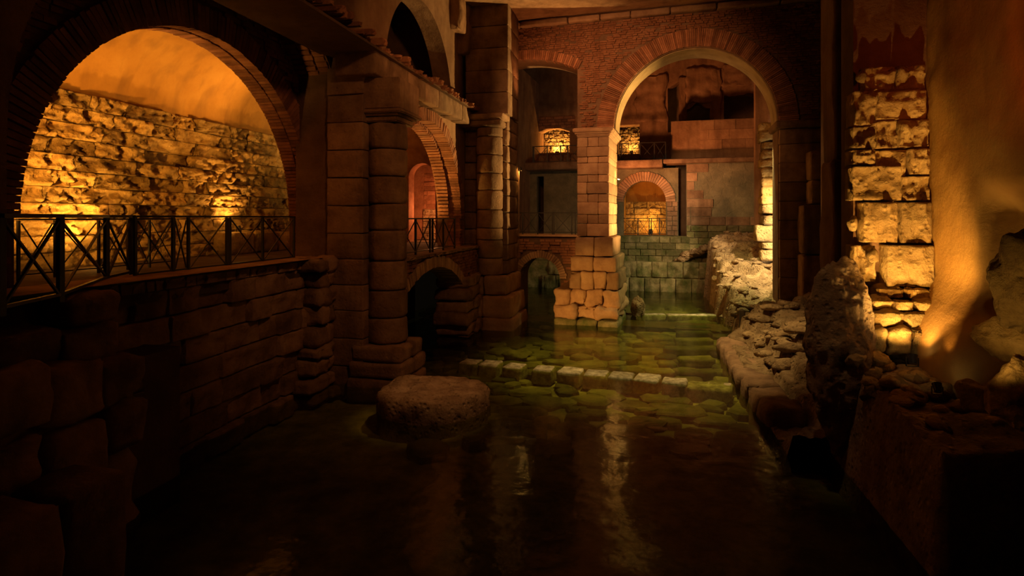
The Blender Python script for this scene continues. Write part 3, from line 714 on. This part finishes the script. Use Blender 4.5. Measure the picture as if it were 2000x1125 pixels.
rcs = struct('wall_niches', *boxes([(-10.3, 6, 40.2, 40.6, 3.3, 9.3), (-10, 6, 39.5, 40.3, 3.9, 4.12)]), MORTAR, FF)
courses(rcs, -9.8, -7.0, 4.1, 6.1, .3, .5, 40.0, .3, RUBBLE, 'rough', seed=88, gap=.03, tilt=.05)
courses(rcs, -4.4, -2.5, 4.1, 6.2, .26, .5, 40.0, .3, RUBBLE, 'rough', seed=89, gap=.03, tilt=.05)
courses(wb, -10.2, -6.9, 5.95, 6.75, .2, .5, 38.5, .2, BRICK, 'plain', seed=90)
pr = struct('wall_back_parapet', *boxes([(-.75, 5.6, 36.3, 38.7, 3.36, 5.72)]), PLASTER, FF)
courses(pr, .9, 5.3, 3.4, 5.7, .58, 1.3, 36.24, .12, PLASTER, 'neat', seed=91, gap=.012)
struct('wall_side_far_left', *boxes([(-10.0, -9.4, 24.9, 41, -4.6, 9)]), PLASTER, FF)
struct('wall_side_far_right', *boxes([(5.3, 6.0, 29.5, 41, -4.6, 11)]), PLASTER, FF)
struct('ceiling_far', *boxes([(-12, 9, 25.2, 41.5, 10.3, 10.8)]), PLASTER, FF)
# plaster ribs left standing on the upper wall
for k, (u0, u1, h0, h1) in enumerate([(-.3, .1, 5.8, 8.8), (1.6, 2.2, 5.8, 9.2), (-3.0, -1.1, 6.2, 9.0), (.1, 1.9, 7.2, 9.3), (2.3, 4.6, 8.1, 9.4)]):
    solid(wb, u0, u1, 38.46, 38.7, h0, h1, PLASTER, 520 + k, 'plaster_patch', amp=.2, sub=12, bev=.05)
# doorway passage
dw = struct('wall_passage', *boxes([(-4.2, -3.7, 36.9, 40, -1.1, 2.6), (-.95, -.5, 36.9, 40, -1.1, 2.6), (-4.2, -.5, 39.4, 40, -1.1, 2.6), (-4.2, -.5, 36.9, 40, 2.35, 2.6), (-4.2, -.5, 36.3, 40, -1.3, -1.06)]), VAULT, FF)
courses(dw, -3.7, -1.0, -1.06, 1.05, .42, .8, 39.2, .3, TUFA, 'rough', seed=92)
# tall narrow pier and lit masonry strip behind the right pier
mp_ = thing('ragged_pier', FF, (3.95, 29.3, -1.5), 'pale ragged masonry pier lit from below behind the great arch', 'pier')
h = -1.95; k = 0
for dh in (.5, .35, .75, .5, .45, .4, .42, .4, .45, .4, .42, .4, .45, .4):
    solid(mp_, 3.35 + RS.uniform(-.05, .12) - (k == 2) * .22, 4.5, 28.9 + RS.uniform(-.08, .06), 30, h, h + dh - .012, BLOCK if k < 5 else TUFA, 540 + k, 'stone', amp=.09, sub=7, bev=.06); h += dh; k += 1
tp = thing('plaster_pier', FF, (4.2, 33, -4), 'tall plain plastered pier on the far side of the water', 'pier')
mk('shaft', *boxes([(3.55, 4.3, 32.8, 33.6, -3, 9.8)]), PLASTER, tp)

# ---- mossy quay at the far side of the water
quay = struct('wall_quay', *boxes([(-9.4, 1.6, 34.55, 35.4, -4.7, -2.58)]), MOSS, FF)
for k in range(11):
    u = -7.8 + k * .86
    block(quay, u, u + .86, -3.42, -2.52, 34.4 + RS.uniform(-.04, .03), .9, MOSS, 'rough', 'block', .02)
    block(quay, u - .4, u + .46, -4.45, -3.44, 34.3 + RS.uniform(-.04, .03), .9, MOSS, 'rough', 'block', .02)

# ---- right bank: rubble slope behind the arch and low bank in front of it
def lerp(t, a, b): return a + (b - a) * max(0.0, min(1.0, t))
def tab(x, xs, ys):
    if x <= xs[0]: return ys[0]
    for i in range(len(xs) - 1):
        if x <= xs[i + 1]: return lerp((x - xs[i]) / (xs[i + 1] - xs[i]), ys[i], ys[i + 1])
    return ys[-1]
def sm(t): t = max(0.0, min(1.0, t)); return t * t * (3 - 2 * t)
def bank_h(x, y):
    if y >= 22.0:
        base = tab(y, [22, 24, 26, 28, 30, 31.2, 32.8, 34, 36], [-3.45, -3.25, -2.8, -2.25, -1.75, -1.6, -.85, -.95, -1.2]); xe = tab(y, [22, 24, 31, 33, 35], [3.25, 3.0, 3.0, 3.1, 3.2]) + .3 * fb(y * .8, 1, 2, 3); wd = .45
        base += tab(x, [2, 4.4, 5.2, 7], [-.5, -.1, 0, .35])
    else:
        base = tab(x, [2.3, 3.1, 3.7, 4.6, 6], [-3.95, -3.9, -3.3, -3.0, -2.7]) + tab(y, [11, 14, 17, 22], [.1, -.25, 0, .1]); xe = tab(y, [12, 19, 20.3, 21.8, 22], [2.3, 2.35, 2.5, 3.2, 3.25]); wd = .22
    e = sm((x - xe) / wd)
    h = -4.75 + (base + 4.75) * e
    q = .42; t = (h + .3 * fb(x * .8, y * .8, 9.3, 3)) / q; f = t - math.floor(t); h2 = (math.floor(t) + sm((f - .4) / .25)) * q      # worn, layered courses
    h = h * .2 + h2 * .8 + .12 * fb(x * .9, y * .9, 4.1, 5) * e + .09 * fb(x * 3, y * 3, 1.7, 5) * e
    return h
def field(name, x0, x1, y0, y1, st, fn, m):
    nx = int((x1 - x0) / st); ny = int((y1 - y0) / st); V, F = [], []
    for j in range(ny + 1):
        for i in range(nx + 1):
            x = x0 + (x1 - x0) * i / nx; y = y0 + (y1 - y0) * j / ny; V.append((x, y, fn(x, y)))
    for j in range(ny):
        for i in range(nx):
            a = j * (nx + 1) + i; F.append((a, a + 1, a + nx + 2, a + nx + 1))
    return struct(name, V, F, m, FW, smooth=True)
bank = field('ground_right_bank', .3, 7.0, 21.9, 36.0, .11, bank_h, RUBBLE)
bank2 = field('ground_right_kerb', 2.1, 6.4, 11.2, 22.0, .09, bank_h, RUBBLE)
for k in range(70):     # loose stones tumbled at the water's edge and on the slope
    if k < 34: y = RS.uniform(22.2, 30); x = tab(y, [22, 30], [3.3, 3.15]) + RS.uniform(-.15, .75)
    else: y = RS.uniform(23, 34); x = RS.uniform(3.6, 5.6)
    s = RS.uniform(.1, .26)
    rock('stone', (x, y, E + bank_h(x, y) + s * .25), (s * RS.uniform(1, 1.7), s * RS.uniform(.8, 1.2), s * RS.uniform(.45, .8)), RUBBLE, 600 + k, parent=bank, sub=2, rotz=RS.uniform(0, 6))
for k in range(16):
    p = FF.w(-.3 + k * .1 + RS.uniform(-.1, .1), 34.95 + RS.uniform(-.2, .3), 0); s = RS.uniform(.2, .42)
    rock('stone', (p.x, p.y, E - 2.5 + .05 * k + RS.uniform(0, .12)), (s * 1.3, s, s * .62), RUBBLE, 960 + k, parent=bank, sub=3, rotz=RS.uniform(0, 6))
for k in range(46):
    y = RS.uniform(15.5, 21.5); x = RS.uniform(3.2, 4.6); s = RS.uniform(.12, .34)
    rock('stone', (x, y, E + bank_h(x, y) + s * .2), (s * RS.uniform(1, 1.8), s * RS.uniform(.8, 1.2), s * RS.uniform(.35, .6)), RUBBLE, 680 + k, parent=bank2, sub=2, rotz=RS.uniform(0, 6))
kerb = thing('stone_kerb', FW, (2.5, 16, -E), 'damp kerb of long stones edging the water on the right', 'kerb')
y = 12.6; k = 0
while y < 20.2:
    w = RS.uniform(.7, 1.3); xo = tab(y, [12, 14, 19, 20.3], [2.5, 2.32, 2.3, 2.6])
    solid(kerb, xo - .05, xo + .72, y, y + w - .03, -4.7, -3.86 + RS.uniform(-.06, .06), TRAV, 730 + k, 'stone', amp=.09, sub=6, bev=.09); y += w; k += 1
post = thing('timber_post', FW, tuple(FW.l(atH(1447, 662, -E))), 'short dark upright plank at the corner of the right bank', 'post')
pb = INFO[post.name][1]
solid(post, pb[0] - .05, pb[0] + .12, pb[1] - .08, pb[1] + .1, -4.6, -3.2, DARKW, 760, 'plank', amp=.02, sub=4, bev=.02)

# ================================================================== RIGHT WALLS
Y0 = 11.7
def ux(px, Y): return Y * math.tan(math.atan((px - 1000) / FOC) - A)
def hy(py, u, Y): return (425 - py) / FOC * (-SA * u + CA * Y)
wr = struct('wall_right_blocks', *boxes([(3.78, 5.2, Y0 + .32, Y0 + 1.0, -3.2, 8.2)]), MORTAR, FW)
for k, (x0, y0, x1, y1, dv) in enumerate([(1690, 128, 1752, 174, .06), (1752, 125, 1811, 172, .05), (1668, 176, 1714, 244, 0), (1714, 175, 1812, 232, .02), (1666, 246, 1712, 289, .02), (1714, 234, 1756, 289, .05), (1757, 233, 1816, 287, .0),
                                          (1666, 291, 1712, 321, .03), (1714, 291, 1776, 346, .1), (1778, 289, 1818, 341, .0), (1666, 323, 1762, 392, .0), (1764, 343, 1819, 392, .03), (1684, 394, 1753, 475, -.04), (1758, 394, 1820, 476, -.03), (1670, 479, 1714, 552, .08), (1728, 478, 1822, 561, -.08)]):
    uc = (ux(x0, Y0) + ux(x1, Y0)) / 2
    block(wr, ux(x0, Y0), ux(x1, Y0), hy(y1, uc, Y0), hy(y0, uc, Y0), Y0 + dv - .05, .5, BLOCK, 'square', 'block', .012)
for k, (px, py, s) in enumerate([(1680, 150, .1), (1664, 437, .11), (1702, 500, .12)]):
    u = ux(px, Y0 - .02); rock('wedge_stone', (u, Y0 - .02, E + hy(py, u, Y0)), (s, s, s * 1.3), BLOCK, 770 + k, parent=wr, sub=2)
stp = thing('stepped_footing', FW, (4.3, 11.3, -2.4), 'glowing stepped footing of thin stones under the right block wall', 'footing')
for k, (py0, py1, x0, x1, Y) in enumerate([(562, 586, 1712, 1826, 11.5), (586, 607, 1705, 1830, 11.36), (607, 642, 1698, 1838, 11.22), (642, 694, 1676, 1842, 11.05)]):
    uc = ux((x0 + x1) / 2, Y); n = 2 + k % 2; w = (ux(x1, Y) - ux(x0, Y)) / n
    for j in range(n): solid(stp, ux(x0, Y) + j * w, ux(x0, Y) + (j + 1) * w - .012, Y + RS.uniform(-.05, .03), 12.0, hy(py1, uc, Y), hy(py0, uc, Y) - .01, TUFA, 780 + k * 4 + j, 'stone', amp=.09, sub=8, bev=.07, freq=2.2)
# ochre plaster wall running towards the viewer, hollowed low down
V, F = [], []; nu, nh = 70, 100
def plast(Y, h):
    x = 4.98 + .05 * fb(Y * .9, h * .9, 2.5, 4) + .012 * fb(Y * 5, h * 5, 1, 3)
    x += .5 * sm((10.35 + .12 * h - Y) / .35) * sm((h + 1.6) / .3) * sm((.55 - h) / .5) * sm((Y - 8.3) / .6)   # broken-out hollow
    x -= .55 * sm((-.9 - h) / 1.3) * sm((Y - 8.8) / 1.0)                                                     # flared foot
    return x
for i in range(nu + 1):
    for j in range(nh + 1):
        Y = 12.0 - 6.6 * i / nu; h = -3.1 + 11.3 * (j / nh) ** 1.25; V.append((-Y, plast(Y, h), h))
for i in range(nu):
    for j in range(nh):
        a = i * (nh + 1) + j; F.append((a, a + nh + 1, a + nh + 2, a + 1))
wp = struct('wall_right_plaster', V, F, OCHRE, FR, smooth=True)
struct('wall_right_rear', *boxes([(4.62, 5.4, 13.8, 17.2, -4, 8.2), (5.4, 8.5, 17, 17.4, -4, 8.2)]), PLASTER, FW)
rs = thing('plastered_shaft', FW, (3.95, 13.4, -3.9), 'narrow flaking plaster shaft in the dark left of the block wall', 'pier')
solid(rs, 3.72, 4.25, 13.0, 13.9, -4.0, 1.15, PLASTER, 800, 'shaft', amp=.08, sub=14, bev=.04)
solid(rs, 3.76, 4.28, 13.05, 13.9, 1.16, 8.1, PLASTER, 801, 'shaft', amp=.06, sub=14, bev=.04)
# ground before the right wall, and the loose rock there
def gr_h(x, y): return -2.45 - .10 * (11.3 - y) + .12 * fb(x * 1.2, y * 1.2, 7.7, 5) + .05 * fb(x * 5, y * 5, 3.3, 3) - 2.2 * sm((3.42 - x) / .25) - 2.0 * sm((8.0 + .3 * (x - 4) - y) / .3)
grd = field('ground_right', 3.0, 5.9, 7.4, 12.1, .06, gr_h, RUBBLE)
for k in range(34):
    x = RS.uniform(3.4, 5.0); y = RS.uniform(8.8, 11.0); s = RS.uniform(.08, .22)
    rock('stone', (x, y, E + gr_h(x, y) + s * .2), (s * RS.uniform(1, 1.7), s, s * RS.uniform(.5, .8)), TUFA, 810 + k, parent=grd, sub=2, rotz=RS.uniform(0, 6))
def rk(px, py, Z, size, m, seed, label, **kw): return rock('boulder', atZ(px, py, Z), size, m, seed, label, 'rock', **kw)
rk(1988, 545, 7.35, (.42, .45, .74), TUFA, 851, 'big pitted boulder leaning on the ochre wall at the right edge', sub=5, tilt=(.1, -.22))
rk(1975, 665, 7.7, (.42, .4, .34), TUFA, 852, 'brown boulder wedged beneath the big leaning one')
rk(1990, 752, 6.9, (.33, .36, .46), TUFA, 853, 'pale split slab of rock standing low at the right edge', sub=5, tilt=(0, .3))
rk(1905, 775, 7.6, (.3, .3, .22), TUFA, 854, 'rounded stone at the foot of the pale split slab')
rk(1825, 770, 8.7, (.3, .26, .2), TUFA, 855, 'low flat stone beside the rounded one')
rk(1735, 770, 9.0, (.42, .34, .24), TUFA, 856, 'wide flat brown stone below the rock lamp')
rk(1672, 700, 9.6, (.2, .2, .16), BLOCK, 857, 'square orange stone just right of the dark rubble mass')
rk(1715, 705, 9.7, (.2, .2, .15), TUFA, 858, 'small dull stone next to the square orange one')
lump = rock('rubble_mass', atZ(1643, 690, 10.1), (.60, .62, 1.72), RUBBLE, 861, 'tall lumpy mass of ancient concrete before the block wall', 'rubble', sub=6, amp=.12, freq=2.0, tilt=(0, .05))

# ================================================================== IN THE WATER
sill = thing('stone_sill', FW, tuple(FW.l(atH(1150, 730, -E))), 'row of square stone slabs crossing the shallow water', 'stone row')
for k, px in enumerate([920, 958, 1006, 1062, 1115, 1165, 1214, 1264, 1318, 1366, 1404]):
    py = 704 + (px - 910) * .094
    c = FW.l(atH(px, py, -E + .02)); w = (.58 if k < 4 else .64); s = w / 2
    o = solid(None, -s, s, -.32, .32, -.42, 0, SLABM, 870 + k, 'slab', amp=.03, sub=5, bev=.05, fr=FW)
    b = INFO[sill.name][1]; o.parent = sill; o.location = (c[0] - b[0], c[1] - b[1], -E + (.04 if k < 9 else -.03) - b[2] + RS.uniform(-.02, .015)); o.rotation_euler = (RS.uniform(-.03, .03), RS.uniform(-.03, .03), -.13 + RS.uniform(-.08, .08))
    for v in o.data.vertices: v.co.z -= E
stp2 = thing('sunken_steps', FW, tuple(FW.l(atH(1350, 660, -E))), 'flight of long submerged slabs in the green water', 'steps')
for k, (x0, x1, py, d) in enumerate([(1222, 1300, 613, .02), (1302, 1412, 614, .02), (1322, 1388, 627, -.05), (1320, 1386, 637, -.05), (1322, 1390, 647, -.06), (1318, 1392, 661, -.06), (1298, 1400, 678, -.07), (1326, 1394, 698, -.1), (1322, 1396, 722, -.12), (1286, 1320, 706, -.14), (1262, 1316, 722, -.16), (1212, 1256, 718, -.16)]):
    p = FW.l(atH(x0, py, -E + d)); q = FW.l(atH(x1, py, -E + d)); L_ = math.hypot(q[0] - p[0], q[1] - p[1])
    o = solid(None, -L_ / 2, L_ / 2, -.19, .24, -.3, 0, SLABM if k < 2 else BED, 890 + k, 'slab', amp=.03, sub=5, bev=.05, fr=FW)
    b = INFO[stp2.name][1]; o.parent = stp2; o.location = ((p[0] + q[0]) / 2 - b[0], (p[1] + q[1]) / 2 - b[1], -E + d - b[2]); o.rotation_euler = (0, 0, math.atan2(q[1] - p[1], q[0] - p[0]))
    for v in o.data.vertices: v.co.z -= E
# round stump of Roman concrete in the foreground
V, F = [], []; n, m_ = 96, 26
cc = FW.l(atH(845, 775, -4.0))
V.append((cc[0], cc[1], -3.72))
for j in range(1, m_ + 1):
    t = j / m_
    for i in range(n):
        a = 2 * math.pi * i / n
        rr = 1.22 * (1 + .06 * fb(math.cos(a) * 2, math.sin(a) * 2, 3, 4)); r = rr * min(1, t * 1.25)
        h = -3.72 + .10 * fb(r * math.cos(a) * 1.5, r * math.sin(a) * 1.5, 7, 5) - .9 * sm((t - .72) / .28) ** 1.3 - .08 * t
        k = 1 + .05 * fb(math.cos(a) * 7, math.sin(a) * 7, h * 5, 4) * (t > .6)
        V.append((cc[0] + r * k * math.cos(a), cc[1] + r * k * math.sin(a), h))
for i in range(n): F.append((0, 1 + i, 1 + (i + 1) % n))
for j in range(m_ - 1):
    for i in range(n):
        a = 1 + j * n + i; b = 1 + j * n + (i + 1) % n; F.append((a, a + n, b + n, b))
st = mk('concrete_stump', V, F, RUBBLE, None, FW, True, base=(cc[0], cc[1], -4.7)); tag(st, 'round eroded stump of old concrete beside the tall column', 'masonry')
rk(1012, 688, 19.0, (.5, .36, .2), BED, 921, 'flat pale stone lying just under the water near the corner pier').location.z = -.42

# ================================================================== RAILINGS
G1 = 'iron gallery railings'
def gp(px, py, h): p = atH(px, py, h); return (p.x, p.y)
near = [gp(2, 618, -1.08), gp(118, 590, -1.08), gp(208, 553, -1.08), gp(258, 541, -1.08)]
railing('iron_railing', near, DECK, 1.10, 'nearest black iron railing slanting across the far left foreground', w=.055)
def fu(px, v): Z = FOC * (v / CA) / (1258 - px); return FL.w((Z - SA * v) / CA, v, 0)
far = [fu(px, 8.55) for px in (264, 338, 368, 443, 449, 513, 574)]
railing('iron_railing', [(p.x, p.y) for p in far], DECK, 1.10, 'black iron railing in front of the glowing block wall', w=.04)
bk = [fu(px, 10.4) for px in (36, 108, 193, 250, 292, 340)]
railing('iron_railing', [(p.x, p.y) for p in bk], DECK, 1.05, 'second railing on the inner side of the left gallery', w=.035)
br = [fu(px, 6.42) for px in (776, 812, 840, 845, 866, 888)]
railing('iron_railing', [(p.x, p.y) for p in br], DECK, 1.05, 'short railing on the low bridge between the two columns', w=.045)
def fp(px, v): u = v * math.tan(math.atan((px - 1000) / FOC) - math.radians(16.3)); return FF.w(u, v, 0)
railing('iron_railing', [(p.x, p.y) for p in (fp(px, 26.72) for px in (1005, 1021, 1050, 1079, 1082, 1117, 1124, 1140))], BD + .07, 1.0, 'railing on the brick bridge left of the central pier', w=.04)
railing('iron_railing', [(p.x, p.y) for p in (fp(px, 36.3) for px in (1213, 1246, 1268, 1272, 1288, 1303))], -1.06, 1.02, 'railing across the small lit arched doorway', w=.045)
railing('iron_railing', [(p.x, p.y) for p in (fp(px, 35.7) for px in (1041, 1043, 1069, 1095, 1109, 1135))], 3.38, 1.05, 'balcony railing before the brightest niche', w=.05)
railing('iron_railing', [(p.x, p.y) for p in (fp(px, 35.7) for px in (1200, 1214, 1250, 1278, 1300))], 3.38, 1.05, 'balcony railing just right of the central pier capital', w=.05)

# ================================================================== LAMPS AND FILL LIGHT
def fl_w(u, v, h): return FL.w(u, v, h)
spotlight(FL.w(10.35, 11.35, DECK), FL.w(10.1, 12.1, 1.3), 'floor lamp washing the block wall behind the left railing', 420, (1, .48, .09), 130, .9, .1, glow=10)
spotlight(FL.w(15.1, 11.6, -.42), FL.w(15.0, 12.3, 1.2), 'lamp on the stone ledge near the right end of the left arch', 230, AMBER, 130, .9, .09, glow=10)
spot(FL.w(6.0, 9.9, .3), FL.w(9.7, 12.1, 1.3), 2300, (1, .42, .065), 70, .9, .15)                  # unseen fill added behind the left jamb of the gallery arch
spot(FL.w(6.0, 9.8, 2.0), FL.w(11.0, 10.9, 4.6), 900, AMBER, 70, .9, .15)                 # more added fill at that jamb, up the vault
spot(FL.w(16.6, 9.8, 1.4), FL.w(13.0, 11.2, 4.2), 800, AMBER, 90, .9, .15)                 # unseen fill for the vault, added behind the right jamb
spotlight(FF.w(-8.35, 39.6, 4.12), FF.w(-8.3, 40.0, 5.2), 'bright lamp in the niche behind the upper balcony', 260, AMBER, 160, .9, .2, glow=60)
spotlight(FF.w(-3.35, 39.6, 4.12), FF.w(-3.4, 40.0, 5.2), 'lamp in the second balcony niche behind the capital', 140, AMBER, 160, .9, .15, glow=20)
spotlight(FF.w(-2.05, 38.5, -1.06), FF.w(-2.4, 39.4, .6), 'lamp on the floor of the small arched doorway', 120, AMBER, 150, .9, .16, glow=40)
spotlight(FW.w(4.15, 10.5, -2.36), FW.w(4.3, 11.2, -.9), 'lamp half buried among the rocks under the right block wall', 230, GOLD, 125, .9, .1, lens=LENSW)
spotlight(FW.w(4.05, 9.45, -2.5), FW.w(4.5, 11.7, -.1), 'added small fill lamp among the dark rocks in front of the block wall', 820, (1, .49, .1), 52, .8, .08, lens=LENSW)  # added fill for the block wall, given a made-up housing
spotlight(FW.w(-5.02, 24.0, 1.95), FW.w(-4.0, 26.5, -1.5), 'tiny lamp on the lit edge of the corner pier', 60, AMBER, 140, .8, .07, glow=6)
spotlight(FF.w(-2.76, 26.0, 1.55), FF.w(-2.0, 24.6, 4.5), 'tiny flare of a lamp on the side of the central pier', 40, AMBER, 150, .8, .07, glow=6)
# cable down the corner pier
cb = thing('lamp_cable', FW, (-5.1, 24.1, -2), 'thin pale cable hanging down the edge of the corner pier', 'cable')
mk('cable', *bar((-5.11, 24.12, 1.95), (-5.11, 24.12, -1.9), .03, .03), PEPER, cb)
# lights without fixtures: hidden lamps, and unseen fill added to brighten dark parts
spot(FF.w(3.9, 26.3, -1.6), FF.w(-2.8, 24.8, 2.2), 9500, (1, .6, .2), 60, .7, .1)                # behind the right pier, across to the central pier
spot(FF.w(4.75, 27.2, -1.9), FF.w(3.9, 29.2, .6), 460, (1, .85, .62), 130, .8, .1)                  # up the ragged pier
spot(FF.w(4.6, 26.0, 1.6), FF.w(3.4, 29.5, -2.2), 2600, PALE, 110, .8, .12)                # down over the rubble bank
spot(FF.w(3.1, 25.0, 3.0), FF.w(.2, 27.5, -4.2), 1500, (.85, .8, .3), 100, .9, .15)        # under the great arch, into the green water
spot(FW.w(-5.0, 15.6, -3.7), FF.w(-3.6, 23.2, -3.4), 1900, AMBER, 34, .7, .1)              # across the water to the pier base
spot(FW.w(-4.4, 22.9, 4.6), FF.w(-5.2, 23.75, 7.2), 130, RED, 140, .9, .1)                 # up the brick over the segmental arch
spot(FW.w(-3.0, 13.5, 6.0), FF.w(-2.4, 23.7, 4.0), 3000, (1, .42, .16), 62, .9, .3)                  # unseen fill added for the great arch wall
spot(FW.w(.6, 17.5, 7.6), FW.w(.3, 18.4, -4.2), 3700, (1, .70, .26), 54, .75, .3)           # fill added from above to brighten the pool bed
spot(FW.w(1.5, 15.5, 7.4), FW.w(3.9, 17.6, -3.0), 1100, (1, .56, .24), 46, 1.0, .3)                   # unseen fill added above the right bank
spot(FF.w(-3.6, 31.0, 1.0), FF.w(.8, 38.5, 7.5), 1900, RED, 100, .9, .3)                   # wash on the far upper wall
spot(FF.w(-1.5, 30.0, 3.2), FF.w(.6, 35.5, -.6), 500, PALE, 90, .9, .3)                    # wash on the far lower wall
bulb(FL.w(25.6, 9.5, .3), 170, RED, .1)                                                    # beyond the cross wall
spot(FL.w(21.0, 8.6, DECK + .1), FL.w(19.5, 8.2, 2.6), 700, AMBER, 130, .9, .1)            # inside the second bay
spot(FW.w(4.2, 6.6, 2.0), FW.w(5.0, 8.7, 2.4), 150, BLOOD, 74, .9, .2)                     # red lamp high on the right
spot(FW.w(1.0, 6.0, 7.0), FW.w(-6.5, 15.5, -.5), 720, (1, .38, .12), 62, .9, .4)                   # faint fill added over the columns
spot(FW.w(.5, 10.5, 7.4), (cc[0] + .1, cc[1], .4), 1500, (1, .48, .2), 15, .9, .2)           # unseen beam added to pick out the concrete stump
spot(FW.w(1.2, 9.5, 6.8), (3.25, 10.95, E - 1.45), 270, (1, .6, .3), 17, .9, .2)             # narrow fill added for the tall lump of concrete
spot(FW.w(.5, 11.5, 3.0), FW.w(-6.9, 16.6, 5.2), 800, (1, .40, .13), 46, .9, .3)            # wash added on the upper left wall, source unseen
spot(FW.w(3.2, 7.4, -1.9), FW.w(4.6, 8.5, -1.0), 60, GOLD, 62, .9, .06)                    # low unseen fill added for the boulders at the right
